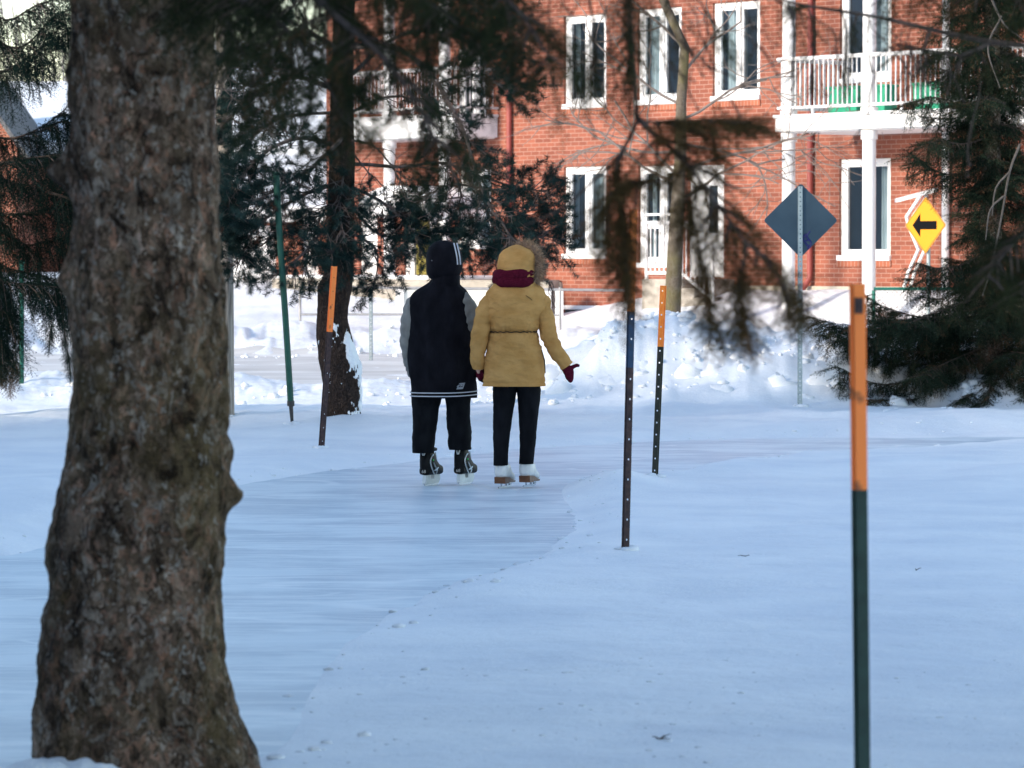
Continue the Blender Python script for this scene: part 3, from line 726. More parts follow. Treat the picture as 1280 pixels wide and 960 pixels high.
# the crown high above the frame
Cfar = [spruce_spray(20 + i, .5, .05, .012, .02, 8) for i in range(2)]
under(T1, C1.bake('crown', N_NEAR, None)); under(T1, C1h.bake('hanging_needles', N_BRN, None))
under(T1, C1.wood.build('branches', TWIGW))
C1b = Crown(Cfar, 12, (.1, .6))
_rng = C1b.rng
z = 3.6
while z < 12.5:
    L = 3.0 * (1 - (z - 3) / 11) + .3
    for k in range(5):
        a = _rng.uniform(0, 2 * math.pi); o = np.array([math.cos(a), math.sin(a), 0]); b = np.array([-1.25, D1, z])
        if o[1] < -.2: L2 = L * .6
        else: L2 = L
        spruce_limb(C1b, [b, b + o * L2 * .5 + [0, 0, -.1], b + o * L2 + [0, 0, -.2]], .03, side=.7, space=.3, spray=.35, sc=1.0)
    z += .5
under(T1, C1b.bake('upper_crown', N_SPR, None)); under(T1, C1b.wood.build('upper_branches', TWIGW))

# ================================================================== near spruce off to the right: limb reaching in
TR = empty('spruce_tree', (2.9, 13.2, gz(2.9, 13.2)))
tag(TR, 'near blurred spruce reaching in with a long limb across the upper right corner', 'tree')
g = Geo(); zz = np.arange(-.1, 9, .1); g.tube(np.stack([np.full(len(zz), 2.9), np.full(len(zz), 13.2), zz], 1), np.linspace(.22, .03, len(zz)), 28)
under(TR, g.build('trunk', BARK1, smooth=True))
C6 = Crown([spruce_spray(40 + i, .20, .015, .0021, .0035, 8) for i in range(3)], 61, (.15, .8))
spruce_limb(C6, WL([(1700, 130, 13.2), (1400, 62, 12.3), (1280, 57, 12), (1200, 45, 12), (1100, 22, 11.8), (985, 2, 11.8), (930, -25, 11.8)]), .021, side=.16, space=.16, start=.3, spray=.1, sc=.7, hang=.5, fill=.55)
spruce_limb(C6, WL([(1700, 60, 13.2), (1400, 0, 12.5), (1250, -12, 12), (1120, -30, 12)]), .018, side=.25, space=.07, start=.3, spray=.1, sc=.9, hang=.5)
spruce_limb(C6, WL([(1240, 52, 12), (1200, 70, 11.9), (1160, 62, 11.9), (1120, 55, 11.9)]), .008, side=.12, space=.06, start=.1, spray=.1, sc=.7, hang=.4)
spruce_limb(C6, WL([(1600, 240, 13.1), (1420, 240, 12), (1320, 265, 11.6), (1262, 310, 11.3), (1235, 345, 11.2)]), .014, side=.15, space=.04, start=.5, spray=.09, sc=.7, hang=.45, droop=.7, taper=.4)
spruce_limb(C6, WL([(1600, 270, 13.1), (1400, 275, 12), (1340, 295, 11.6), (1300, 335, 11.3), (1275, 365, 11.2)]), .014, side=.15, space=.045, start=.5, spray=.09, sc=.7, hang=.45, droop=.7, taper=.4)
for px in (985, 1010, 1050):
    spruce_limb(C6, WL([(px, 2 + (px - 985) * .12, 11.8), (px + 8, 40, 11.8), (px + 5, 95, 11.8)]), .003, side=.07, space=.06, start=.1, spray=.08, sc=.42, hang=.6, fill=.35, droop=.8, taper=.3)
bare_twigs(C6.wood, np.random.default_rng(9), [(1000, 10, .1, 1), (1030, 15, -.3, 1), (1062, 20, .1, 1), (1085, 20, .3, 1), (1110, 28, .2, 1), (1140, 30, .1, 1), (1010, 15, .9, .8), (1060, 20, -.5, 1), (1160, 40, -.2, 1), (1130, 30, -.6, .9), (1085, 25, -.2, 1), (1180, 45, .1, 1), (1225, 100, .2, 1), (1100, 80, -.8, .5)], 11.8, (60, 125), .0018)
under(TR, C6.bake('crown', N_NEAR, None)); under(TR, C6.wood.build('branches', TWIGW))

# ================================================================== pine in the middle distance
D2 = 37.9
T2 = empty('pine_tree', on_ground(430, D2))
tag(T2, 'crooked blue green pine with snow on its dark trunk behind the leaning stake', 'tree')
P2 = [(-200, 425, 445), (0, 418, 443), (100, 414, 441), (200, 412, 443), (300, 409, 442), (345, 405, 441), (358, 397, 440), (375, 398, 436), (400, 396, 434), (430, 396, 441), (455, 400, 449), (480, 405, 450), (510, 408, 450), (530, 409, 451), (545, 407, 453)]
g = Geo(); trunk_geo(g, 0, 0, P2, D2, 25, sides=90, dz=.02, amp=.011, zbase=-.1, ztop=7.5, top_r=.05)
under(T2, g.build('trunk', BARK2, smooth=True))
# snow plastered to the bent trunk
def trunk_snow(g, prof, D, patches, seed):
    rng = np.random.default_rng(seed)
    ys = np.array([p[0] for p in prof]); l = np.array([p[1] for p in prof]); r = np.array([p[2] for p in prof])
    for (px, py, w, h) in patches:
        xl = np.interp(py, ys, l); xr = np.interp(py, ys, r); c = np.clip((px - (xl + xr) / 2) / ((xr - xl) / 2), -.97, .97)
        rad = (xr - xl) / 2 * D / FPX; yy = D - rad * math.sqrt(1 - c * c)
        q = W(px, py, yy)
        u = np.linspace(0, 2 * math.pi, 14)[:-1]; vv = np.linspace(.15, math.pi - .15, 8)
        U, Vv = np.meshgrid(u, vv); n = np.stack([np.cos(U) * np.sin(Vv), np.sin(U) * np.sin(Vv), np.cos(Vv)], -1)
        s = np.array([w / 2 * D / FPX, .022, h / 2 * D / FPX])
        P = q + n * s * (1 + .9 * fbm(n * 2.5 + rng.uniform(0, 99), 3, seed))[..., None]
        m = 13; i = np.arange(7)[:, None] * m; j = np.arange(m)[None, :]; j2 = (j + 1) % m
        g.add(P.reshape(-1, 3), np.stack([i + j, i + m + j, i + m + j2, i + j2], -1).reshape(-1, 4))
def snow_skin(g, prof, D, seed):
    ys = np.linspace(398, 536, 230); ya = np.array([p[0] for p in prof]); l = np.interp(ys, ya, [p[1] for p in prof]); r = np.interp(ys, ya, [p[2] for p in prof])
    rad = (r - l) / 2 * D / FPX; xc = np.array([W((a + b) / 2, y, D)[0] for a, b, y in zip(l, r, ys)]); zz = np.array([W(430, y, D)[2] for y in ys])
    th = np.linspace(-2.6, .5, 90); TH, Z = np.meshgrid(th, zz); X = xc[:, None] + rad[:, None] * np.cos(TH); Y = D + rad[:, None] * np.sin(TH); P = np.stack([X, Y, Z], -1)
    yy = ys[:, None]
    env = .72 * np.exp(-((yy - 436) / 24) ** 2 - ((TH + .65) / .6) ** 2) + .38 * np.exp(-((TH + .35) / .5) ** 2) * np.exp(-((yy - 490) / 50) ** 2) + .30 * np.exp(-((yy - 408) / 14) ** 2 - ((TH + 1.5) / .6) ** 2) + .12
    f = env - .46 + 1.0 * fbm(P * np.array([15, 15, 8]), 5, seed, .65)
    t = np.clip(f, -.25, .5); rr = rad[:, None] + np.where(t > 0, .010 + .05 * t, -.045 + .0 * t) + .0
    P = np.stack([xc[:, None] + rr * np.cos(TH), D + rr * np.sin(TH), Z], -1); n, m = X.shape; i = np.arange(n - 1)[:, None] * m; j = np.arange(m - 1)[None, :]
    g.add(P.reshape(-1, 3), np.stack([i + j, i + m + j, i + m + j + 1, i + j + 1], -1).reshape(-1, 4))
g = Geo(); snow_skin(g, P2, D2, 44)
tag(under(T2, g.build('clinging_snow', SNOWCAP, smooth=True)), kind='stuff')

pine_protos = [pine_tuft(i, .17, .060, .0036, 120) for i in range(4)]
C2 = Crown(pine_protos, 21, (.05, .8))
def pine_limb(C, pts, r0, dens=1.0, tw=(.15, .42), start=.2, depth=1):
    rng = C.rng; P = resample(pts, .08); n = len(P)
    P[1:] += np.cumsum(rng.normal(size=(n - 1, 3)) * .006, 0)
    C.wood.tube(P, np.linspace(r0, max(r0 * .25, .004), n), 6)
    T = np.gradient(P, axis=0); T /= np.linalg.norm(T, axis=1)[:, None]
    L = np.linalg.norm(np.diff(P, axis=0), axis=1).sum()
    cnt = int(L * 17 * dens)
    for k in range(cnt):
        t = start + (1 - start) * rng.uniform() ** .8; i = int(t * (n - 1)); d = T[i] * .6 + rng.normal(size=3) * np.array([.7, .7, .55]) + [0, 0, -.12]
        d /= np.linalg.norm(d); l = rng.uniform(*tw) * (1.15 - .5 * t)
        q = P[i]; m = 4; bp = [q]
        for j in range(m):
            d = d + rng.normal(size=3) * .18 + np.array([0, 0, .03]); d /= np.linalg.norm(d); q = q + d * l / m; bp.append(q)
            if j >= 1 and rng.uniform() < .85:
                e = d + rng.normal(size=3) * .55; e /= np.linalg.norm(e); l2 = rng.uniform(.04, .11); q2 = q + e * l2
                C.wood.tube([q, q2], [.003, .002], 3, caps=False); C.put(q2 - e * .05, e, rng.uniform(.75, 1.1), 3)
        C.wood.tube(bp, np.linspace(.006, .003, len(bp)), 4, caps=False)
        C.put(q - d * .05, d, rng.uniform(.8, 1.15), 3)
    C.put(P[-1] - T[-1] * .05, T[-1], 1.1, 3)
def PL(l, dd=0):
    return [W(a, b, D2 + dd * i / len(l)) for i, (a, b) in enumerate(l)]
PLS = [
 ([(432, 185), (380, 172), (325, 195), (285, 240)], .03, 2.2, -1), ([(430, 225), (375, 245), (320, 285), (290, 340)], .025, 2.2, .6),
 ([(428, 265), (398, 295), (368, 325), (340, 345)], .018, 1.2, -.8), ([(425, 290), (390, 285), (350, 290), (315, 312)], .016, 1.3, 1),
 ([(435, 120), (370, 95), (310, 120), (270, 160)], .03, 2.4, 1), ([(437, 70), (380, 40), (320, 50), (270, 80)], .03, 2.4, -1),
 ([(436, 160), (400, 200), (340, 240), (280, 270)], .025, 2.2, -1.2), ([(437, 20), (380, -10), (320, 0), (260, 20)], .03, 2.2, 0),
 ([(437, 55), (500, 62), (545, 105), (580, 165), (600, 235), (640, 295), (668, 322)], .028, 1.1, -1),
 ([(440, 205), (500, 210), (560, 205), (620, 225), (688, 236)], .022, 1.7, .8),
 ([(440, 235), (490, 262), (515, 295), (525, 325)], .02, 1.9, -.6), ([(437, 290), (468, 310), (470, 340), (462, 362)], .018, 1.5, .8),
 ([(437, 255), (470, 290), (505, 300), (530, 310)], .018, 1.6, .8),
 ([(610, 245), (650, 265), (672, 252), (695, 238)], .012, 2.4, .3), ([(625, 280), (660, 292), (698, 300)], .012, 3.0, -.3), ([(600, 240), (625, 300), (640, 325), (668, 318)], .012, 2.8, .5),
 ([(545, 105), (590, 90), (640, 108), (668, 98)], .016, 1.7, .4), ([(437, 95), (510, 42), (590, 50), (640, 90)], .025, 1.5, .8),
 ([(600, 235), (592, 285), (575, 325)], .012, 1.9, -.5), ([(560, 205), (575, 245), (560, 275), (545, 290)], .014, 2.2, .5),
 ([(437, 0), (520, -10), (600, 10), (650, 60)], .028, 1.6, 0), ([(440, 140), (480, 120), (530, 130), (570, 140)], .018, 1.3, .6),
 ([(430, 245), (405, 262), (380, 320), (385, 345)], .014, 1.6, .4), ([(432, 200), (425, 250), (430, 300), (410, 320)], .012, 2.4, -1.2),
 ([(600, 235), (560, 232), (530, 250), (500, 275)], .014, 2.0, .3), ([(436, 140), (350, 150), (300, 200), (270, 300)], .02, 2.2, .5),
]
for pts, r, dn, dd in PLS: pine_limb(C2, PL(pts, dd), r, dn)
# bare dead twigs of the pine
def dead(C, pts, r, n, D, l=(20, 60)):
    P = resample([W(a, b, D) for a, b in pts], .08); C.wood.tube(P, np.linspace(r, r * .3, len(P)), 5)
    for k in range(n):
        i = C.rng.integers(2, len(P)); q = P[i]; d = C.rng.normal(size=3) + np.array([0, 0, -.7]); d /= np.linalg.norm(d); bp = [q]
        for j in range(5): d = d + C.rng.normal(size=3) * .3; d /= np.linalg.norm(d); q = q + d * C.rng.uniform(*l) / 600; bp.append(q)
        C.wood.tube(bp, np.linspace(.006, .002, 6), 4)
dead(C2, [(440, 175), (470, 185), (500, 225), (510, 262)], .012, 16, D2 - .3); dead(C2, [(440, 190), (460, 215), (480, 235), (478, 262)], .01, 14, D2)
dead(C2, [(545, 105), (575, 150), (582, 190), (572, 215)], .01, 14, D2 - .4); dead(C2, [(437, 60), (490, 60), (530, 80), (560, 120)], .02, 16, D2 - .5)
dead(C2, [(430, 95), (330, 90), (290, 85), (268, 110)], .012, 30, D2 - 1.3, (40, 90)); dead(C2, [(600, 235), (630, 280), (650, 330)], .008, 10, D2 - .5)
under(T2, C2.bake('crown', N_PIN, None)); under(T2, C2.wood.build('branches', noisy('pine_twig', (.06, .045, .04), (.14, .11, .10), 20, .85)))

# ================================================================== left spruce
D3 = 39.5
T3 = empty('spruce_tree', on_ground(-45, D3)); tag(T3, 'dark drooping spruce at the left edge behind the big trunk', 'tree')
g = Geo(); bx, by, bz = T3.location; zz = np.arange(-.1, 8, .1)
g.tube(np.stack([np.full(len(zz), bx), np.full(len(zz), by), bz + zz], 1), np.linspace(.17, .02, len(zz)), 24); under(T3, g.build('trunk', BARK1, smooth=True))
spr_mid = [spruce_spray(60 + i, .30, .027, .0075, .0095, 8) for i in range(3)]
C3 = Crown(spr_mid, 31, (.0, .65))
LL = [[(-45, -60), (0, 22), (50, 5), (112, -14)], [(-45, 60), (0, 90), (55, 58), (105, 30)], [(-45, 140), (0, 172), (50, 160), (110, 112)], [(-45, 225), (0, 205), (60, 195), (118, 190)],
      [(-45, 255), (10, 268), (62, 262), (118, 252)], [(-45, 285), (0, 330), (40, 342), (70, 350)], [(-45, 330), (10, 352), (60, 358), (112, 362)], [(-45, 360), (0, 385), (22, 415)],
      [(50, 165), (78, 152), (108, 160)], [(-45, 20), (20, 60), (70, 20), (110, 8)], [(-45, 190), (20, 230), (70, 225), (118, 230)], [(-45, 300), (-10, 330), (15, 380)], [(-45, 330), (-20, 370), (5, 430)],
      [(40, 365), (75, 372), (105, 380)], [(50, 205), (85, 200), (118, 205)], [(60, 240), (90, 250), (118, 268)], [(-40, 215), (20, 300), (60, 300), (110, 290)]]
for i, l in enumerate(LL):
    spruce_limb(C3, [W(a, b, D3 + (i % 3 - 1) * .5) for a, b in l], .018, side=.40, space=.045, start=.1, spray=.15, sc=.9, hang=.65, droop=.8, taper=.3)
for l in ([(75, 375), (82, 420), (88, 462)], [(60, 370), (64, 400), (62, 425)], [(95, 380), (98, 400), (92, 440)]):
    spruce_limb(C3, [W(a, b, D3 - .5) for a, b in l], .006, side=.08, space=.07, start=.1, spray=.12, sc=.5, hang=.8, droop=.8)
under(T3, C3.bake('crown', N_DRK, None)); under(T3, C3.wood.build('branches', TWIGW))
# brown dead skirt at its foot
C3b = Crown(spr_mid, 33, (.9, 1)); 
for l in ([(-30, 400), (5, 430), (20, 455)], [(-30, 420), (0, 450), (12, 470)], [(-40, 390), (-10, 430), (2, 468)]):
    spruce_limb(C3b, [W(a, b, D3) for a, b in l], .008, side=.22, space=.08, start=.1, spray=.15, sc=.7, hang=.7, droop=.8)
under(T3, C3b.bake('dead_lower_crown', N_SPR, None))

# ================================================================== right spruce
D4 = 43.0
T4 = empty('spruce_tree', on_ground(1238, D4)); tag(T4, 'full dark green spruce standing in snow at the right edge, its low boughs spread', 'tree')
bx, by, bz = T4.location
g = Geo(); zz = np.arange(-.1, 8, .1); g.tube(np.stack([np.full(len(zz), bx), np.full(len(zz), by), bz + zz], 1), np.linspace(.15, .02, len(zz)), 24); under(T4, g.build('trunk', BARK1, smooth=True))
C4 = Crown([spruce_spray(80 + i, .27, .025, .0070, .0098, 8) for i in range(4)], 41, (.0, .9))
rng = C4.rng
def t4L(z):      # crown radius by height
    return float(np.interp(z, [0, .45, 1.0, 1.3, 1.6, 2.6, 3.4, 4.4, 5.5, 8], [1.45, 1.75, 1.45, .95, .62, .70, .66, .62, .6, .1]))
z = .30
while z < 7.6:
    L = t4L(z)
    for k in range(7):
        a = rng.uniform(0, 2 * math.pi); l = L * rng.uniform(.4, 1.15); o = np.array([math.cos(a), math.sin(a), 0])
        if 1.3 < z < 2.75 and o[0] < -.2: l = min(l, .38)
        p0 = np.array([bx, by, bz + z + rng.uniform(-.1, .1)])
        dr = -.15 * l if z > .6 else -.02 * l
        spruce_limb(C4, [p0, p0 + o * l * .5 + [0, 0, dr * .7], p0 + o * l * .8 + [0, 0, dr * 1.2], p0 + o * l + [0, 0, dr]], .015, side=.16 + .12 * l, space=.10, start=.12, spray=.15, sc=.95, droop=.5, hang=.45, fill=1)
    z += .21
# boughs measured from the photograph
for l, dd in [([(1238, 420), (1150, 440), (1080, 420), (1020, 398)], -.6), ([(1238, 440), (1160, 470), (1100, 480), (1050, 460)], -.9), ([(1238, 470), (1170, 495), (1120, 500), (1085, 500)], -1.0), ([(1238, 395), (1170, 400), (1110, 385), (1085, 372)], -.4),
              ([(1238, 205), (1190, 218), (1160, 208), (1140, 194)], -.6), ([(1238, 120), (1205, 130), (1170, 122), (1138, 128)], -.6), ([(1238, 310), (1205, 330), (1172, 335), (1152, 330)], -.9), ([(1238, 380), (1180, 395), (1130, 400), (1100, 405)], -1.1),
              ([(1238, 60), (1210, 70), (1180, 65), (1158, 72)], -.4), ([(1238, 170), (1205, 180), (1175, 175), (1160, 178)], -.9), ([(1238, 450), (1140, 455), (1090, 440), (1060, 425)], .4), ([(1238, 470), (1220, 488), (1205, 500)], -1.4), ([(1240, 470), (1255, 490), (1272, 502)], -1.4), ([(1238, 455), (1238, 480), (1232, 500)], -1.6), ([(1238, 430), (1180, 455), (1150, 470)], -1.5), ([(1238, 440), (1262, 465), (1290, 480)], -1.5)]:
    spruce_limb(C4, [W(a, b, D4 + dd * i / 3) for i, (a, b) in enumerate(l)], .014, side=.28, space=.05, start=.15, spray=.13, sc=.85, droop=.6, hang=.5, taper=.5)
under(T4, C4.bake('crown', N_SPR, None)); under(T4, C4.wood.build('branches', TWIGW))
gw = Geo()
for l in ([(1275, 180), (1262, 215), (1252, 270), (1240, 330), (1228, 370)], [(1262, 215), (1245, 235), (1240, 270)], [(1255, 245), (1238, 262), (1232, 300)], [(1240, 0), (1255, 30), (1280, 50)], [(1252, 20), (1235, 60), (1250, 110)]):
    P = resample([W(a, b, D4 - 1.75) for a, b in l], .06); gw.tube(P, np.linspace(.014, .006, len(P)), 6)
under(T4, gw.build('bare_branches', TWIGG))

# ================================================================== bare maple in front of the brick wall
D5 = 60.5
T5 = empty('maple_tree', on_ground(845, D5)); tag(T5, 'slim bare grey tree with thin leafless branches in front of the brick wall', 'tree')
g = Geo(); trunk_geo(g, 0, 0, [(-200, 826, 840), (0, 823, 835), (60, 850, 862), (130, 845, 858), (200, 843, 858), (260, 838, 856), (320, 834, 853), (392, 830, 851)][::1], D5, 77, sides=40, dz=.05, amp=.006, zbase=T5.location.z - .1, ztop=11, top_r=.03)
under(T5, g.build('trunk', BARK3, smooth=True))
gb = Geo(); rb = np.random.default_rng(15)
def rec(p, d, l, r, k):
    pts = [p]
    for j in range(5):
        d = d + rb.normal(size=3) * np.array([.16, .05, .13]); d /= np.linalg.norm(d); p = p + d * l / 5; pts.append(p)
    gb.tube(pts, np.linspace(r, r * .6, 6), 5, caps=False)
    if k > 0:
        for q in range(3):
            i = rb.integers(2, 6); e = d + rb.normal(size=3) * np.array([.75, .2, .5]); e /= np.linalg.norm(e); rec(pts[i], e, l * rb.uniform(.5, .8), r * .6, k - 1)
for (px, py, dx, dz_) in [(848, 230, -1, .5), (850, 215, 1, .5), (852, 150, 1, .45), (850, 130, -1, .6), (845, 190, -1, .15), (856, 90, .9, .7), (856, 60, -.9, .8), (842, 215, -1, .9), (850, 180, 1.0, .1), (850, 250, 1, .6)]:
    rec(W(px, py, D5), np.array([dx, .1, dz_]) / math.hypot(dx, dz_), rb.uniform(1.1, 1.7), .026, 3)
under(T5, gb.build('branches', mat('maple_twig', (.20, .165, .15), .85)))

# far bare trees and red leafless shrubs
def bare_tree(px, D, h, seed, label, m, base=None, r=.09, n=9):
    rr = np.random.default_rng(seed); b = on_ground(px, D) if base is None else base
    o = empty('bare_tree', b); tag(o, label, 'tree', 'bare trees on the horizon')
    gt = Geo(); gt.tube([b + [0, 0, -.1], b + [0, 0, h * .3], b + [.1, 0, h * .6], b + [0, 0, h * .9]], [r, r * .8, r * .45, r * .15], 7); under(o, gt.build('trunk', m))
    gg = Geo()
    def rc(p, d, l, q, k):
        e = p + d * l; gg.tube([p, (p + e) / 2 + rr.normal(size=3) * l * .05, e], [q, q * .8, q * .5], 4, caps=False)
        if k:
            for _ in range(3):
                f = d + rr.normal(size=3) * .35 + [0, 0, .12]; f /= np.linalg.norm(f); rc(p + d * l * rr.uniform(.5, 1), f, l * .65, q * .6, k - 1)
    for k in range(n):
        t = rr.uniform(.3, .9); a = rr.uniform(0, 6.28); f = np.array([math.cos(a) * .6, math.sin(a) * .6, 1.]); f /= np.linalg.norm(f)
        rc(b + [0, 0, h * t], f, h * .22, r * .35, 3)
    under(o, gg.build('branches', m))
GTW = mat('far_twig', (.24, .21, .21), .9)
for i, (px, D, h) in enumerate([(28, 150, 10.5), (52, 155, 11.5), (78, 150, 10.8)]):
    bare_tree(px, D, h, 100 + i, ['leftmost of the bare trees on the skyline above the far snowy roof', 'middle and tallest of the bare trees on the skyline above the far snowy roof', 'bare tree on the skyline nearest the big trunk, above the far snowy roof'][i], GTW)
for i, (px, D) in enumerate([(1104, 59.6), (1126, 59.3), (1150, 59.0)]):
    b = on_ground(px, D); rr = np.random.default_rng(200 + i)
    gs = Geo()
    for k in range(130):
        a = rr.uniform(0, 6.28); d = np.array([math.cos(a), math.sin(a), 0]) * rr.uniform(.05, .7) + [0, 0, 1.]; d /= np.linalg.norm(d); l = rr.uniform(.25, .42)
        q = b + np.array([0, 0, -.03]); gs.tube([q, q + d * l * .6 + rr.normal(size=3) * .01, q + d * l + rr.normal(size=3) * .04], [.005, .004, .002], 3, caps=False)
    o = gs.build('leafless_shrub', mat('russet_twig', (.18, .08, .06), .9)); tag(o, ['leftmost russet leafless shrub under the ground floor window behind the white column', 'middle russet leafless shrub left of the yellow sign post', 'rightmost russet leafless shrub behind the yellow sign post'][i], 'shrub', 'leafless shrubs by the brick wall')
# ================================================================== brick apartment building
B = empty('brick_building', FO, -FA)
tag(B, 'red brick apartment building with white casement windows, balconies and round white columns', 'building')
def wall_panel(g, u0, u1, z0, z1, holes, y=0.0, depth=.14, mat_=0):
    us = sorted({u0, u1, *[h[0] for h in holes], *[h[1] for h in holes]}); zs = sorted({z0, z1, *[h[2] for h in holes], *[h[3] for h in holes]})
    for i in range(len(us) - 1):
        for j in range(len(zs) - 1):
            cu, cz = (us[i] + us[i + 1]) / 2, (zs[j] + zs[j + 1]) / 2
            if any(h[0] < cu < h[1] and h[2] < cz < h[3] for h in holes): continue
            g.add([(us[i], y, zs[j]), (us[i + 1], y, zs[j]), (us[i + 1], y, zs[j + 1]), (us[i], y, zs[j + 1])], [(0, 1, 2, 3)], mat_)
    for a, b, c, d in holes:
        g.add([(a, y, c), (a, y + depth, c), (a, y + depth, d), (a, y, d)], [(0, 1, 2, 3)], mat_)
        g.add([(b, y, c), (b, y, d), (b, y + depth, d), (b, y + depth, c)], [(0, 1, 2, 3)], mat_)
        g.add([(a, y, d), (a, y + depth, d), (b, y + depth, d), (b, y, d)], [(0, 1, 2, 3)], mat_)
        g.add([(a, y, c), (b, y, c), (b, y + depth, c), (a, y + depth, c)], [(0, 1, 2, 3)], mat_)
def hole(px0, px1, yt, yb):
    c = (px0 + px1) / 2
    return (fac(px0, yt)[0], fac(px1, yt)[0] + .04, fac(c, yb)[1], fac(c, yt)[1])
WINS = [hole(705, 756, 19, 132), hole(797, 850, 10, 127), hole(891, 948, 2, 122), hole(705, 756, 208, 320), hole(1050, 1112, -14, 100), hole(1049, 1111, 198, 322), hole(572, 606, 60, 150), hole(574, 612, 212, 308)]
FRD = hole(798, 850, 207, 331); DOOR = hole(862, 903, 206, 347)
OLD = hole(505, 556, 268, 344); WRD = hole(449, 470, 270, 344)
uL, uR = fac(408, 200)[0], fac(1500, 200)[0]
holes = WINS + [FRD, DOOR, OLD, WRD]
g = Geo(); wall_panel(g, uL, uR, -.3, 9.4, holes)
g.add([(uR, 0, -.3), (uR, 11, -.3), (uR, 11, 9.4), (uR, 0, 9.4)], [(0, 1, 2, 3)]); g.add([(uL, 0, -.3), (uL, 0, 9.4), (uL, 11, 9.4), (uL, 11, -.3)], [(0, 1, 2, 3)])
g.add([(uL, 11, -.3), (uL, 11, 9.4), (uR, 11, 9.4), (uR, 11, -.3)], [(0, 1, 2, 3)])
g.build('wall', BRICK, B)
# soldier course under the windows (slightly proud bricks)
SILLB = brick_mat('sill_brick', (.38, .13, .075), (.30, .10, .06), (.42, .3, .25), .08, .3)
g = Geo(); g.prism([(-.5, 9.4), (11.5, 9.4), (5.5, 11.4)], 0, uL - .5, uR + .5); g.build('roof', SNOWCAP, B)
def window(h, cur=True, mull=True, blind=.0, seed=0, tall=False, curtain=None, snow=0):
    a, b, c, d = h; a += .003; b -= .003; c += .003; d -= .003
    g = Geo(); y0, y1 = .045, .13; t = .095
    g.box((a, y0, c), (a + t, y1, d)); g.box((b - t, y0, c), (b, y1, d)); g.box((a + t, y0, d - t), (b - t, y1, d)); g.box((a + t, y0, c), (b - t, y1, c + t))
    m = (a + b) / 2 + .02; mw = .055 if mull else 0
    if mull: g.box((m - mw, y0 - .008, c + t), (m + mw, y1, d - t))
    # inner sash rims
    for x0, x1 in ([(a + t, m - mw), (m + mw, b - t)] if mull else [(a + t, b - t)]):
        r = .035
        g.box((x0, y0 + .02, c + t), (x0 + r, y1 - .01, d - t)); g.box((x1 - r, y0 + .02, c + t), (x1, y1 - .01, d - t))
        g.box((x0 + r, y0 + .02, d - t - r), (x1 - r, y1 - .01, d - t)); g.box((x0 + r, y0 + .02, c + t), (x1 - r, y1 - .01, c + t + r))
    o = g.build('window', WHITE, B, bevel=.006)
    g = Geo(); g.add([(a + t + .01, .104, c + t + .01), (b - t - .01, .104, c + t + .01), (b - t - .01, .104, d - t - .01), (a + t + .01, .104, d - t - .01)], [(0, 1, 2, 3)]); g.build('pane', PANE, o)
    g = Geo(); rr = np.random.default_rng(seed)
    def curtain_sheet(x0, x1, yy, z0, z1, amp=.025, fr=55):
        n = 60; x = np.linspace(x0, x1, n); y = yy + amp * np.sin(x * fr + rr.uniform(0, 6)) + .01 * np.sin(x * 23)
        v = np.concatenate([np.stack([x, y, np.full(n, z0)], 1), np.stack([x, y, np.full(n, z1)], 1)]); i = np.arange(n - 1)
        g.add(v, np.stack([i, i + 1, i + n + 1, i + n], 1))
    W_ = b - a
    for (f0, f1) in (curtain or [(.62, .97), (.03, .16)]): curtain_sheet(a + W_ * f0, a + W_ * f1, .22, c, d)
    g.build('curtain', CURTAIN, o, smooth=True)
    g = Geo(); e = .135   # the room behind
    g.box((a - .3, e + .9, c - .3), (b + .3, e + .92, d + .2)); g.box((a - .32, e + .06, c - .32), (a - .3, e + .9, d + .2)); g.box((b + .3, e + .06, c - .32), (b + .32, e + .9, d + .2)); g.box((a - .3, e + .06, c - .33), (b + .3, e + .9, c - .31)); g.box((a - .3, e + .06, d + .2), (b + .3, e + .9, d + .22))
    g.build('room_interior', DARKROOM, o)
    g = Geo(); g.box((a - .02, -.05, c - .003 - .05), (b + .02, .05, c + .035)); g.build('sill', WHITE, o, bevel=.008)
    g = Geo(); g.box((a - .03, -.028, c - .15), (b + .03, .04, c - .056)); g.build('brick_sill', SILLB, o)
    if snow: g = Geo(); g.box((a, -.05, c + .036), (b, .02, c + .035 + snow)); g.build('sill_snow', SNOWCAP, o, bevel=.012)
    return o
window(WINS[0], seed=1, curtain=[(.05, .18)]); window(WINS[1], seed=2, curtain=[(.05, .35)]); window(WINS[2], seed=3, curtain=[(.1, .55)])
window(WINS[3], seed=4, curtain=[(.52, .98), (.03, .12)]); window(WINS[4], seed=5, curtain=[(.5, .9)]); window(WINS[5], seed=6, mull=False, curtain=[(.62, .98)])
window(WINS[6], seed=7); window(WINS[7], seed=8, curtain=[(.2, .9)], snow=.07)
fo = window(FRD, seed=9, curtain=[(.1, .2)])
g = Geo(); zt = FRD[2] + .62
g.box((FRD[0] + .1, .035, zt), (FRD[1] - .1, .099, zt + .07)); g.box((FRD[0] + .1, .035, zt + .22), (FRD[1] - .1, .099, zt + .26)); g.build('glazing_bar', WHITE, fo)
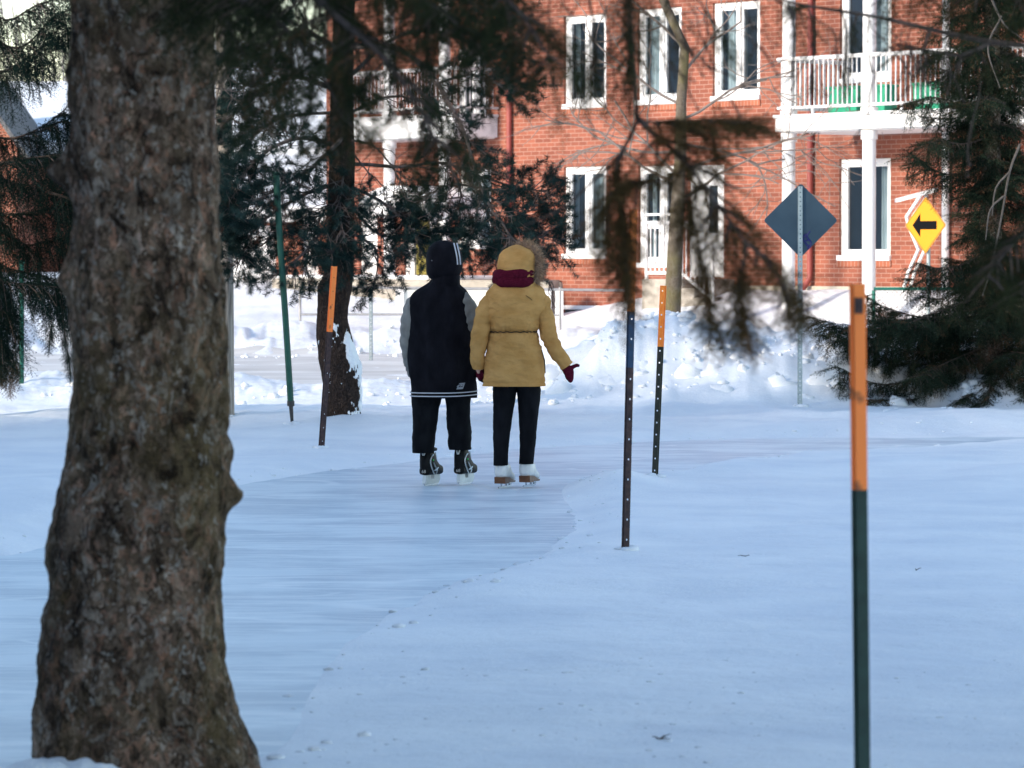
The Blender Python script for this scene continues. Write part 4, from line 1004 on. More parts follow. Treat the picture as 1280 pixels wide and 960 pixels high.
# white entrance door with a narrow light
a, b, c, d = DOOR
g = Geo(); g.box((a + .003, .03, c), (a + .1, .13, d - .003)); g.box((b - .1, .03, c), (b - .003, .13, d - .003)); g.box((a + .1, .03, d - .1), (b - .1, .13, d - .003))
x0, x1 = a + .1, b - .1; gx0, gx1 = x1 - .34, x1 - .12; gz0, gz1 = c + .75, d - .35
g.box((x0, .06, c + .01), (gx0, .11, d - .1)); g.box((gx1, .06, c + .01), (x1, .11, d - .1)); g.box((gx0, .06, c + .01), (gx1, .11, gz0)); g.box((gx0, .06, gz1), (gx1, .11, d - .1))
dr = g.build('door', WHITE, B, bevel=.006)
g = Geo(); g.box((gx0, .08, gz0), (gx1, .09, gz1)); g.build('pane', mat('dark_glass', (.02, .03, .04), .05, 0, .8), dr)
g = Geo(); g.tube([(x0 + .08, .02, c + .95), (x0 + .08, .02, c + 1.08)], .014, 8); g.build('handle', GREYMETAL, dr)
# olive door with white sidelights
a, b, c, d = OLD; w_ = b - a
g = Geo(); g.box((a + w_ * .22, .07, c), (a + w_ * .55, .12, d - .1))
for k in range(3): g.box((a + w_ * .27, .062, c + .15 + k * .5), (a + w_ * .50, .075, c + .5 + k * .5))
od = g.build('door', OLIVE, B, bevel=.006)
g = Geo()
for f0, f1 in ((0.003, .2), (.57, .75), (.82, .997)): g.box((a + w_ * f0, .04, c), (a + w_ * f1, .13, d - .003))
g.box((a + w_ * .2, .04, d - .1), (a + w_ * .57, .13, d - .003)); g.box((a + w_ * .75, .1, c), (a + w_ * .82, .13, d)); g.build('door_frame', WHITE, od, bevel=.005)
a, b, c, d = WRD
g = Geo(); g.box((a + .003, .05, c), (b - .003, .12, d - .003))
for k in range(2): g.box((a + .12, .042, c + .2 + k * .75), (b - .12, .055, c + .8 + k * .75))
g.build('door', WHITE, B, bevel=.006)
wr = empty('wreath', facw((a + b) / 2, 0.0, c + 1.28)); tag(wr, 'small round red wreath hanging on the pale door left of the porch column', 'wreath')
wr.rotation_euler = (0, 0, -FA); g = Geo(); th = np.linspace(0, 2 * math.pi, 40); g.tube(np.stack([.15 * np.cos(th), np.full(40, -.02), .15 * np.sin(th)], 1), .028 + .008 * np.sin(th * 9), 8, caps=False); g.build('ring', mat('wreath_red', (.35, .03, .02), .8), wr, smooth=True)
# balconies
def balcony(pxa, pxb, yslab_t, yslab_b, yrail, off, cols, ubfix=None, colbase=365, coltop=-300, seed=1):
    ua, zt = fac(pxa, yslab_t, off); zb = fac(pxa, yslab_b, off)[1]; ub = fac(pxb, yslab_t, off)[0]
    g = Geo(); g.box((ua, -off - .02, zb), (ub, -.003, zt)); g.box((ua - .03, -off - .05, zt), (ub + .03, -.003, zt + .05))
    g.box((ua + .05, -off + .05, zb - .02), (ub - .05, -.02, zb)) 
    g.build('balcony_slab', WHITE, B, bevel=.01)
    zr = fac(pxa + 15, yrail, off)[1]; g = Geo(); z1 = zt + .16
    g.tube([(ua, -off + .04, zr), (ub, -off + .04, zr)], .035, 8); g.tube([(ua, -off + .04, z1), (ub, -off + .04, z1)], .025, 8)
    g.tube([(ub, -off + .04, zr), (ub, 0, zr)], .035, 8); g.tube([(ub, -off + .04, z1), (ub, 0, z1)], .025, 8)
    g.tube([(ua, -off + .04, zr), (ua, 0, zr)], .035, 8); g.tube([(ua, -off + .04, z1), (ua, 0, z1)], .025, 8)
    x = ua + .08
    while x < ub: g.box((x, -off + .03, z1), (x + .018, -off + .048, zr)); x += .105
    y = .1
    while y < off - .05:
        for xx in (ua, ub - .018): g.box((xx, -y - .018, z1), (xx + .018, -y, zr))
        y += .105
    for f in (.1, .35, .6, .85): g.box((ua + (ub - ua) * f, -off + .02, zt + .05), (ua + (ub - ua) * f + .04, -off + .06, z1))
    g.build('balcony_railing', WHITE, B)
    for px, yb in cols:
        uc, zc = fac(px, yb, off - .12)
        g = Geo(); y_ = -(off - .12); zz = [zc - .25, zb - .02]
        g.tube([(uc, y_, zz[0]), (uc, y_, zz[1])], .105, 32); g.tube([(uc, y_, zt + .05), (uc, y_, 9.0)], .105, 32)
        g.tube([(uc, y_, zb - .16), (uc, y_, zb - .021)], .13, 32); g.tube([(uc, y_, zt + .051), (uc, y_, zt + .12)], .135, 32)
        g.build('column', WHITE, B)
    return ua, ub, zt, zr
rb_ = balcony(970, 1440, 148, 165, 74, 1.7, [(985.5, 367), (1086, 356)])
lb_ = balcony(432, 568, 151, 176, 92, 1.0, [(487, 352), (556, 352)])
# drainpipes
for px, yb, nm in ((1016, 366, 0), (640, 350, 1)):
    u, zb = fac(px, yb); g = Geo()
    g.tube([(u, -.07, 9.2), (u, -.07, zb + .35), (u, -.07, zb + .25), (u - .03, -.14, zb + .12), (u - .08, -.22, zb)], .048, 10)
    g.build('downpipe', REDMETAL, B, smooth=True)
u, zb = fac(1186, 300); g = Geo(); g.tube([(u, -.08, 9.2), (u, -.08, .6)], .06, 10); g.build('downpipe', WHITE, B, smooth=True)
# foundation band
g = Geo(); g.box((uL, -.05, -.3), (fac(703, 350)[0], -.003, fac(600, 352)[1])); g.build('foundation', STONE, B); g = Geo(); g.box((DOOR[1] + .3, -.05, -.3), (uR, -.003, fac(940, 357)[1])); g.build('foundation', STONE, B)
# basement window well edge
u0, z0 = fac(706, 388); u1, _ = fac(740, 388)
g = Geo(); g.box((u0, -.06, z0 + .02), (u1 + .4, -.003, z0 + .09)); o = g.build('basement_window', WHITE, B); g = Geo(); g.box((u0 + .03, -.02, z0 - .3), (u1 + .35, -.004, z0 + .02)); g.build('pane', DARKROOM, o)
# wall lamp / vent
u0, z0 = fac(757, 169); g = Geo(); g.prism([(0, 0), (-.14, 0), (-.14, .03), (0, .12)], 0, u0, u0 + .26); g.build('vent_hood', WHITE, B)
# porch canopy at left with snow
u0, z0 = fac(452, 262, 1.1); u1, _ = fac(545, 262, 1.1); zp = fac(495, 240, 1.1)[1]; um = (u0 + u1) / 2
g = Geo(); n = 12; arc = [(um + (u1 - u0) / 2 * math.cos(t), z0 + (zp - z0) * math.sin(t)) for t in np.linspace(0, math.pi, n)]
g.prism(arc[::-1], 1, -1.1, -.003); g.box((u0 - .06, -1.16, z0 - .14), (u1 + .06, -.003, z0 - .003))
pc = g.build('porch_canopy', WHITE, B)
g = Geo(); arc = [(um + ((u1 - u0) / 2 + .06) * math.cos(t), z0 + .02 + (zp + .10 - z0) * math.sin(t)) for t in np.linspace(.12, math.pi - .12, n)]
inn = [(um + ((u1 - u0) / 2 + .0) * math.cos(t), z0 + .012 + (zp - z0) * math.sin(t)) for t in np.linspace(.12, math.pi - .12, n)]
g.prism(arc[::-1] + inn, 1, -1.14, -.01); g.build('canopy_snow', SNOWCAP, pc, bevel=.02)
g = Geo(); g.box((uL + .3, -1.5, -.1), (fac(620, 345, 1.5)[0], -.051, fac(520, 346, 1.5)[1] - .05)); g.build('porch_step', CONC, B)
g = Geo(); g.box((uL + .32, -1.45, fac(520, 346, 1.5)[1] - .049), (fac(560, 345, 1.5)[0], -.1, fac(520, 346, 1.5)[1] + .02)); g.build('porch_snow', SNOWCAP, B, bevel=.02)
# upper-storey extra brick pier is plain wall.  Door steps with white railing
ud0, ud1, zd = DOOR[0], DOOR[1], DOOR[2]
ul = fac(808, 330, 1.15)[0]; ur = fac(852, 330, 1.15)[0]; ud1 = max(ud1, ur)
g = Geo(); g.box((ul - .06, -1.2, .2), (ur + .06, -.003, zd - .02)); g.box((ur + .06, -1.2, .2), (ur + .36, -.06, zd - .17)); g.box((ur + .36, -1.2, .2), (ur + .66, -.06, zd - .32)); g.build('entrance_steps', CONC, B, bevel=.012)
g = Geo(); yf = -1.15; zr = zd + .92
g.tube([(ul, yf, zr), (ur, yf, zr), (ur + .75, yf, zr - .42)], .028, 8); g.tube([(ul, yf, zd + .08), (ur, yf, zd + .08), (ur + .75, yf, zd - .34)], .028, 8)
g.tube([(ul, yf, zr), (ul, -.05, zr)], .028, 8)
for x in (ul, ur, ur + .75): g.tube([(x, yf, zd - (.5 if x > ur else .02)), (x, yf, zr - (.42 if x > ur else 0))], .03, 8)
x = ul + .1
while x < ur + .72:
    s_ = max(0, x - ur) / .75 * .42; g.box((x, yf - .01, zd + .08 - s_), (x + .02, yf + .01, zr - s_)); x += .11
g.build('stair_railing', WHITE, B)
# planters on the balcony, behind the balusters
for i, (pa, pb) in enumerate(((1040, 1078), (1101, 1112), (1147, 1182))):
    ua, z_ = fac(pa, 133, .75); ub = fac(pb, 133, .75)[0]; zt = rb_[2] + .052
    hh = .42; p = empty('planter', facw((ua + ub) / 2, .72, zt), -FA)
    tag(p, ['leftmost green planter behind the right balcony railing, left of the inner column', 'small narrow green planter just right of the inner balcony column', 'rightmost green planter behind the balcony railing next to the spruce'][i], 'planter', 'green planters on the balcony')
    w2 = (ub - ua) / 2; g = Geo(); g.prism([(-w2 * .92, 0), (w2 * .92, 0), (w2, hh), (-w2, hh)], 1, -.14, .14); g.build('box', GREEN_BOX, p, bevel=.01)
    g = Geo(); g.box((-w2 - .02, -.16, hh + .001), (w2 + .02, .16, hh + .04)); g.build('rim', GREEN_BOX, p, bevel=.008)

# ================================================================== white ramp wall and pipe railing, left of the wall
def gpx(px, D): return on_ground(px, D)
rw = empty('ramp_wall', gpx(640, 66.5)); tag(rw, 'low white panelled ramp wall with a flat cap behind the woman in tan', 'wall')
g = Geo(); L0 = (500 - 640) / FPX * 66.5; L1 = (694 - 640) / FPX * 66.5 
zc = W(660, 352, 66.5)[2]; zb = rw.location.z
g.box((L0, -.1, zc - .12 - zb), (L1 - .1, .1, zc - zb)); g.build('cap', STONE, rw, bevel=.01)
g = Geo(); g.box((L0, -.04, -.4), (L1 - .22, .04, zc - .121 - zb)); g.build('panel', noisy('ramp_panel', (.62, .64, .60), (.74, .75, .72), 2, .7), rw)
for px in (500, 560, 618, 684, 699):
    x = (px - 640) / FPX * 66.5; g = Geo(); g.box((x - .07, -.09, -.5), (x + .07, .07, zc - .13 - zb)); g.build('post', WHITE, rw, bevel=.006)

pr = empty('pipe_railing', gpx(460, 61)); tag(pr, 'grey two rail pipe railing standing in the snow behind the pine trunk', 'railing')
o0 = np.array(pr.location)
def rl(pts, r, nm, m=GREYMETAL):
    g = Geo(); g.tube([np.array(p) - o0 for p in pts], r, 8); return g.build(nm, m, pr, smooth=True)
rl([W(375, 359, 61), W(462, 359.5, 61), W(560, 360.5, 61), W(700, 362, 61), W(790, 363, 61)], .022, 'rail'); rl([W(375, 393, 61), W(560, 393, 61), W(700, 394, 61)], .018, 'rail')
for px in (375, 560, 700): b = gpx(px, 61); rl([b - [0, 0, .3], W(px, 359, 61)], .022, 'post')
# perforated street post without a sign, near that railing
pp_ = empty('perforated_post', gpx(463.5, 56)); tag(pp_, 'short blue grey perforated post in the snow between the pine and the man in black', 'post')
def channel(root, base, top, w, mats, split=None, hole_sp=.1, hole=.005, names=('shaft', 'painted_tip'), dep=.018, rot=0.0, zlo=-.25):
    """U-channel with real holes down its web, leaning from base to top; split = fractions where the paint changes"""
    base = np.array(base); top = np.array(top); ax = top - base; L = np.linalg.norm(ax); ax /= L
    side = np.array([math.cos(rot), math.sin(rot), 0]); side -= ax * np.dot(side, ax); side /= np.linalg.norm(side); nrm = np.cross(ax, side)
    M = np.stack([side, nrm, ax], 1)
    cuts = [zlo] + [f * L for f in (split or [])] + [L]
    rt = np.array(root.location)
    for k in range(len(cuts) - 1):
        g = Geo(); z0, z1 = cuts[k], cuts[k + 1]; t = .0035
        def bx(x0, x1, y0, y1, a, b):
            if b - a < 1e-4: return
            h = Geo(); h.box((x0, y0, a), (x1, y1, b)); v = h.V[0] @ M.T + base - rt; g.add(v, h.F[4][0])
        bx(-w / 2, -w * .27, -dep, 0, z0, z1) if False else None
        bx(-w * .27, -hole, -t, t, z0, z1); bx(hole, w * .27, -t, t, z0, z1)
        z = math.ceil(z0 / hole_sp) * hole_sp + hole_sp / 2; pz = z0
        while z < z1 - hole:
            bx(-hole, hole, -t, t, pz, z - hole); pz = z + hole; z += hole_sp
        bx(-hole, hole, -t, t, pz, z1)
        for sg in (-1, 1):
            bx(sg * w * .27 if sg > 0 else -w * .27 - t, sg * w * .27 + t if sg > 0 else -w * .27, -t, dep, z0, z1)
            bx(min(sg * w * .27 + sg * t, sg * w * .5), max(sg * w * .27 + sg * t, sg * w * .5), dep - t, dep + t, z0, z1)
        g.build(names[k], mats[k], root)
base = np.array(pp_.location); channel(pp_, base, W(463.5, 358, 56), .055, [GALV], names=('shaft',), hole_sp=.06, hole=.007)

# ================================================================== garage and houses at the left
def house(name, label, x0, x1, y0, y1, zb, zeave, zridge, brick, cat='house', ridge='x', gable=None, over=.4, doors=(), roofm=None, trim=True):
    h = empty(name, ((x0 + x1) / 2, y0, zb)); tag(h, label, cat); ox, oy, oz = h.location
    g = Geo(); hx = (x1 - x0) / 2; dp = y1 - y0; ze = zeave - oz; zr = zridge - oz
    wall_panel(g, -hx, hx, -.6, ze, [(a - ox, b - ox, c - oz, d - oz) for a, b, c, d in doors])
    g.add([(-hx, 0, -.6), (-hx, dp, -.6), (-hx, dp, ze), (-hx, 0, ze)], [(0, 3, 2, 1)]); g.add([(hx, 0, -.6), (hx, dp, -.6), (hx, dp, ze), (hx, 0, ze)], [(0, 1, 2, 3)]); g.add([(-hx, dp, -.6), (hx, dp, -.6), (hx, dp, ze), (-hx, dp, ze)], [(0, 1, 2, 3)])
    if ridge == 'y': g.add([(-hx, 0, ze), (hx, 0, ze), (0, 0, zr)], [(0, 1, 2)]); g.add([(-hx, dp, ze), (hx, dp, ze), (0, dp, zr)], [(0, 2, 1)])
    g.build('wall', brick, h)
    g = Geo(); t = .18
    if ridge == 'x':
        s = (zr - ze) / (dp / 2); e = over * s
        g.prism([(-over, ze - e), (dp / 2, zr), (dp + over, ze - e), (dp + over, ze - e + t), (dp / 2, zr + t), (-over, ze - e + t)], 0, -hx - over, hx + over)
    else:
        s = (zr - ze) / hx; e = over * s
        g.prism([(-hx - over, ze - e), (0, zr), (hx + over, ze - e), (hx + over, ze - e + t), (0, zr + t), (-hx - over, ze - e + t)], 1, -over, dp + over)
    rf = g.build('roof', roofm or SNOWCAP, h, bevel=.03)
    if trim:
        g = Geo(); zz = ze - over * s
        if ridge == 'x': g.box((-hx - over, -over - .03, zz - .12), (hx + over, -over + .03, zz + .06))
        g2 = g.build('fascia', WHITE, rf) if g.n else None
    return h
yG = 74.0
def gx(px, D): return (px - 640) / FPX * D
gdoor = (gx(250, yG), gx(345, yG), W(300, 352, yG)[2], W(300, 282, yG)[2]); g2d = (gx(379, yG), gx(398, yG), W(300, 352, yG)[2], W(300, 272, yG)[2])
gh = house('garage', 'low brown brick garage with a deep snowy roof and pale doors behind the pine', gx(225, yG), gx(432, yG), yG, 81, 1.2, W(300, 263, yG)[2], W(300, 205, 78)[2], BRICK2, 'garage', doors=(gdoor, g2d))
ox, oy, oz = gh.location
for a, b, c, d in (gdoor, g2d):
    g = Geo(); g.box((a - ox + .003, .06, -.6), (b - ox - .003, .12, d - oz - .003)); n_ = 4
    for k in range(n_): g.box((a - ox + .08, .045, .05 + k * .3), (b - ox - .08, .061, .28 + k * .3))
    g.build('door', WHITE, gh, bevel=.005)
house('brick_house', 'tan brick house with a tall snow covered roof seen through the pine branches', gx(255, 96), gx(420, 96), 96, 106, 1.2, W(300, 180, 96)[2], W(300, 60, 101)[2], brick_mat('tan_brick', (.42, .2, .12), (.36, .16, .10), (.5, .38, .3)), 'house', over=.5)
yH = 100.
house('brick_house', 'distant brick house with snowy roof and white eaves behind the left spruce', gx(-260, yH), gx(150, yH), yH, yH + 12, 1.2, W(40, 180, yH)[2], W(40, 110, yH + 6)[2], BRICK2, 'house', over=.5)
# grey shingled gable in front of that roof at the far left
h2 = house('gabled_house', 'small house with a bare grey shingled roof slope at the far left edge', gx(-90, 94), gx(22, 94), 94, 101, 1.2, W(0, 182, 94)[2], W(-34, 100, 94)[2], BRICK2, 'house', ridge='y', roofm=SHINGLE, over=.3)
house('brick_house', 'snowy roofed house seen above the garage between the pine branches', gx(420, 120), gx(640, 120), 120, 130, 1.2, W(500, 150, 120)[2], W(500, 40, 125)[2], BRICK2, 'house', over=.5)

house('reflection_block', 'plain grey block left of the frame, added for the windows to reflect', -92, -74, 30, 130, .3, 10.5, 14, noisy('reflection_grey', (.42, .48, .55), (.60, .66, .72), .35, .8), 'building', ridge='y')  # unseen block added to give the facade windows a bluish reflection
# ================================================================== signs
S1b = np.array(ghit(1000, 508, 30, 60)); S1 = empty('road_sign', S1b); tag(S1, 'diamond road sign seen from behind, dark grey back with blue scribble, on perforated post', 'road sign')
DS = S1b[1]; channel(S1, S1b, W(1000.5, 233, DS), .052, [GALV], names=('post',), hole_sp=.05, hole=.006, dep=.022)
def rdiamond(r, rad=.03, n=5):
    pts = []
    for k, (cx, cz) in enumerate(((r, 0), (0, r), (-r, 0), (0, -r))):
        a0 = k * math.pi / 2; q = rad * math.sqrt(2)
        c = np.array([cx, cz]) * (1 - q / r)
        for t in np.linspace(-math.pi / 4, math.pi / 4, n): pts.append((c[0] + rad * math.cos(a0 + t), c[1] + rad * math.sin(a0 + t)))
    return pts
cS = W(1001, 275.5, DS) - S1b; cS[1] += .03
g = Geo(); g.prism([(x + cS[0], z + cS[2]) for x, z in rdiamond(.405)], 1, .028, .034); g.build('panel', noisy('sign_back', (.026, .054, .080), (.034, .066, .094), 6, .6), S1)
sg_ = Geo(); k_ = DS / FPX
for pl in ([(1004, 296), (1008, 292), (1007, 297), (1012, 290), (1013, 289)], [(1005, 297), (1005, 302), (1010, 300), (1014, 303), (1012, 307), (1008, 306)], [(1006, 303), (1010, 307), (1010, 311), (1013, 308), (1014, 304)], [(1008, 293), (1010, 298), (1013, 301)]):
    P = resample([W(a, b, DS)[[0, 1, 2]] - S1b + np.array([0, .026, 0]) for a, b in pl], .02); sg_.tube(P, .009, 5)
sg_.build('scribble', mat('blue_marker', (.01, .012, .12), .5), S1)

D6 = 57.0; S2 = empty('road_sign', on_ground(1157, D6)); tag(S2, 'yellow diamond warning sign with a black arrow pointing left', 'road sign')
b6 = np.array(S2.location); top6 = W(1157, 300, D6); g = Geo(); g.tube([(.045, .05, -.2), (c6z := (top6 - b6)) * [0, 0, 1] + [.045, .05, .55]], .03, 10); g.build('post', GALV, S2, smooth=True)
YEL = mat('sign_yellow', (.70, .29, .0), .5); BLK = mat('sign_black', (.006, .006, .008), .9, 0, .1)
c6 = W(1157, 281.5, D6) - b6; pan = empty('panel_mount', (0, 0, 0)); bpy.data.objects.remove(pan)
A6 = R(51); Ru = np.array([math.cos(A6), -math.sin(A6), 0]); Rn = np.array([-math.sin(A6), -math.cos(A6), 0])
def plate(pts, n0, n1, nm, m, parent):
    g = Geo(); h = Geo(); h.prism(pts, 1, n0, n1)
    V = np.concatenate(h.V); V = V[:, 0:1] * Ru + V[:, 1:2] * -Rn * 1 + V[:, 2:3] * np.array([0, 0, 1.]) + c6
    s = 0; 
    for idx, mm in h.P: g.ngon(V[idx])
    return g.build(nm, m, parent)
pl_ = plate(rdiamond(.425, .03), -.004, .0, 'panel', YEL, S2)
# arrow: horizontal in view, pointing left (drawn on the plate)
s_ = .425
plate([(-.265, .0), (-.105, .175), (-.105, .062), (.235, .062), (.235, -.062), (-.105, -.062), (-.105, -.175)][::-1], -.0075, -.0045, 'arrow', BLK, pl_)
bd = []
outer = rdiamond(.412, .027); inner = rdiamond(.397, .024)
g = Geo(); 
def mapp(p, n): return Ru * p[0] + (-Rn) * n + np.array([0, 0, p[1]]) + c6
for i in range(len(outer)):
    j = (i + 1) % len(outer); g.add([mapp(outer[i], -.006), mapp(outer[j], -.006), mapp(inner[j], -.006), mapp(inner[i], -.006)], [(0, 1, 2, 3)])
g.build('border', mat('sign_border', (.20, .12, .02), .5), pl_)

# white bent frame behind the yellow sign
D7 = 59.2; wf = empty('patio_frame', on_ground(1165, D7)); tag(wf, 'white bent tubular frame with a slanting top behind the yellow arrow sign', 'patio frame'); b7 = np.array(wf.location)
g = Geo()
g.prism([(0, 0), (.04, 0), (.04, .5), (0, .5)], 2, 0, .001) if False else None
for dx, dy in ((0, 0), (8, .55)):
    P = [W(1151 + dx, 244, D7 + dy), W(1133 + dx, 271, D7 + dy), W(1136 + dx, 283, D7 + dy), W(1148 + dx, 312, D7 + dy), W(1135 + dx, 341, D7 + dy), W(1128 + dx, 366, D7 + dy)]
    g.tube([p - b7 for p in P], .027, 8)
g.build('legs', WHITE, wf, smooth=True)
a = W(1124, 250, D7) - b7; b_ = W(1172, 237, D7) - b7; g = Geo()
v = [a + [0, 0, -.03], b_ + [0, 0, -.03], b_ + [0, .7, -.03], a + [0, .7, -.03], a + [0, 0, .03], b_ + [0, 0, .03], b_ + [0, .7, .03], a + [0, .7, .03]]
g.add(v, [(0, 3, 2, 1), (4, 5, 6, 7), (0, 1, 5, 4), (1, 2, 6, 5), (2, 3, 7, 6), (3, 0, 4, 7)]); g.build('canopy', WHITE, wf)

# chain link fence
D8 = 58.2; fx0, fx1 = gx(1092, D8), gx(1420, D8); cf = empty('chain_link_fence', on_ground(1092, D8)); tag(cf, 'chain link fence with a green top rail behind the yellow sign post', 'fence')
b8 = np.array(cf.location); zt8 = W(1150, 361, D8)[2] - b8[2]; Lf = fx1 - fx0; GRN = noisy('green_paint', (.01, .12, .09), (.015, .16, .12), 5, .5)
g = Geo(); g.tube([(0, 0, zt8), (Lf, 0, zt8)], .024, 8); g.build('top_rail', GRN, cf, smooth=True)
for k in range(3): g = Geo(); g.tube([(k * 1.9, 0, -.2), (k * 1.9, 0, zt8 - .025)], .028, 8); g.build('post', GRN, cf, smooth=True)
g = Geo(); s = .075; k = -int(zt8 / s) - 2
while k * s < Lf:
    for sg in (0, 1):
        x0_ = k * s; x1_ = x0_ + zt8; z0_, z1_ = 0, zt8
        xa, xb = max(x0_, 0), min(x1_, Lf)
        if xb > xa:
            za, zb_ = (xa - x0_), (xb - x0_)
            if sg: za, zb_ = zt8 - za, zt8 - zb_
            g.tube([(xa, .004 * sg, za), (xb, .004 * sg, zb_)], .0035, 3, caps=False)
    k += 1
g.build('wire_mesh', GREYMETAL, cf)

# ================================================================== poles at the left
up = empty('utility_pole', ghit(281, 519.5, 30, 60)); tag(up, 'weathered pale wooden utility pole just right of the big trunk', 'pole')
D9 = up.location.y; g = Geo(); zz = np.linspace(-.1, 7, 60); g.tube(np.stack([0.01 * zz * 0, 0 * zz, zz], 1), .098 - .004 * zz, 26)
g.build('shaft', noisy('weathered_wood', (.22, .19, .16), (.46, .41, .36), 9, .9, .6, 30, stretch=(5, 5, .35)), up, smooth=True)
lp = empty('green_pole', ghit(366, 530, 30, 60)); tag(lp, 'leaning dark green pole with a thin black foot, left of the pine trunk', 'pole')
D10 = lp.location.y; b10 = np.array(lp.location); g = Geo(); p0 = W(363.5, 505, D10) - b10; p1 = W(357, 400, D10 - .05) - b10; p2 = W(350, 300, D10 - .1) - b10; p3 = W(345, 215, D10 - .15) - b10
g.tube(resample([p0, p1, p2, p3], .1), .031, 16); g.build('tube', noisy('dark_green_paint', (.004, .055, .038), (.008, .08, .055), 8, .5), lp, smooth=True)
g = Geo(); g.tube([W(365.5, 533, D10) - b10, p0 * 1.0], [.014, .022], 12); g.tube([p0 - [0, 0, .02], p0 + [0, 0, .03]], .036, 14); g.build('foot', DARKMETAL, lp, smooth=True)
gp = empty('green_post', ghit(27, 477, 30, 60)); tag(gp, 'thin green post at the left edge beneath the drooping spruce', 'post'); b11 = np.array(gp.location); D11 = b11[1]
g = Geo(); g.tube([(0, 0, -.2), W(27, 330, D11) - b11], .028, 10); g.build('tube', GRN, gp, smooth=True); g = Geo(); t_ = W(27, 330, D11) - b11; g.tube([t_, t_ + [0, 0, .04]], .036, 10); g.build('post_cap', GRN, gp, smooth=True)

# ================================================================== marker stakes
ORG = noisy('orange_paint', (.88, .20, .02), (.95, .28, .04), 25, .55, .1); ORG2 = noisy('pale_orange_paint', (.30, .09, .03), (1.0, .25, .05), 16, .6, .1, contrast=(.30, .40))
DKG = noisy('dark_green_enamel', (.008, .028, .022), (.015, .045, .035), 20, .5, .1); RUST = noisy('rusty_brown', (.028, .016, .018), (.075, .04, .035), 30, .7, .2); BLUE = noisy('blue_paint', (.006, .035, .085), (.01, .05, .12), 30, .5, .1)
DKB = noisy('dark_enamel', (.014, .018, .012), (.03, .032, .022), 30, .6, .2)
def stake(base, top, w, mats, split, names, label, **k):
    r = empty('marker_stake', base); tag(r, label, 'stake', 'steel marker stakes along the ice path'); channel(r, base, top, w, mats, split, names=names, **k); return r
b = ghit(783, 687.5); stake(b, W(793, 262, b[1] + .1), .046, [RUST, BLUE, ORG2], [.535, .70], ('shaft', 'blue_band', 'orange_tip'), 'dark stake with a blue band, its top lost in the hanging spruce branch', rot=R(18), hole_sp=.115)
b = ghit(818, 595.5); stake(b, W(828.5, 357, b[1]), .048, [DKB, ORG], [.68], ('shaft', 'orange_tip'), 'thin dark stake with orange tip standing behind the middle of the ice path edge', hole_sp=.09, hole=.0055, rot=R(-15))
b = ghit(402.5, 560); stake(b, W(418.5, 333, b[1] - .1), .055, [RUST, ORG2], [.64], ('shaft', 'orange_tip'), 'leaning brown stake with orange tip in front of the pine trunk', rot=R(20), hole_sp=.12, hole=.004)
b = on_ground(1083.5, 10.67); stake(b, W(1074, 355, 10.55), .045, [DKG, ORG2], [.648], ('shaft', 'orange_tip'), 'large blurred dark green stake with long orange top, nearest the camera at right', rot=R(12), hole_sp=3.0)
r_ = bpy.data.objects['marker_stake.003']; g = Geo(); a_ = W(1068, 372, 10.53) - b; c_ = W(1079, 392, 10.53) - b
g.box((a_[0], a_[1] - .002, c_[2]), (c_[0], a_[1] + .001, a_[2])); g.build('worn_patch', RUST, r_, bevel=.004)

# ================================================================== unseen spruces added out of frame to shade the foreground
Cs = Crown([spruce_spray(90 + i, .8, .10, .03, .045, 8) for i in range(2)], 91, (.1, .6))
tr0 = None; p_ = np.array([-AZd[1], AZd[0]]) if 'AZd' in globals() else np.array([-.57, .82]); a_ = np.array([.82, .57])
pos = []
k = 0; pv = 1.0
while pv < 34.5:
    av = -9 + 4 * ((k * 7) % 5) / 5.0; q = a_ * av + p_ * pv; pos.append(q); pv += 2.0; k += 1
base0 = np.array([pos[0][0], pos[0][1], .05]); tr0 = empty('spruce_tree', base0)
tag(tr0, 'unseen tall spruce left of the frame, added to shade the foreground', 'tree', 'unseen shade spruces left of the frame')
cone_spruce(Cs, base0, 11.8, 3.2, z0=.8, whorl=.45, nper=8, space=.36, spray=.45, sc=1.15, droop=.3, hang=.1)
g = Geo(); zz = np.linspace(-.1, 12, 20); g.tube(np.stack([0 * zz + base0[0], 0 * zz + base0[1], zz + base0[2]], 1), .2 - .015 * zz, 10); under(tr0, g.build('trunk', BARK1)); under(tr0, Cs.bake('crown', N_SPR, None))
for q in pos[1:]:
    c = tr0.copy(); col.objects.link(c); c.location = (q[0], q[1], .05); c.rotation_euler = (0, 0, random.uniform(0, 6)); s = random.uniform(.9, 1.1); c.scale = (s, s, s)
    for ch in [o for o in col.objects if o.parent == tr0]:
        d = ch.copy(); col.objects.link(d); d.parent = c; d.matrix_parent_inverse = ch.matrix_parent_inverse
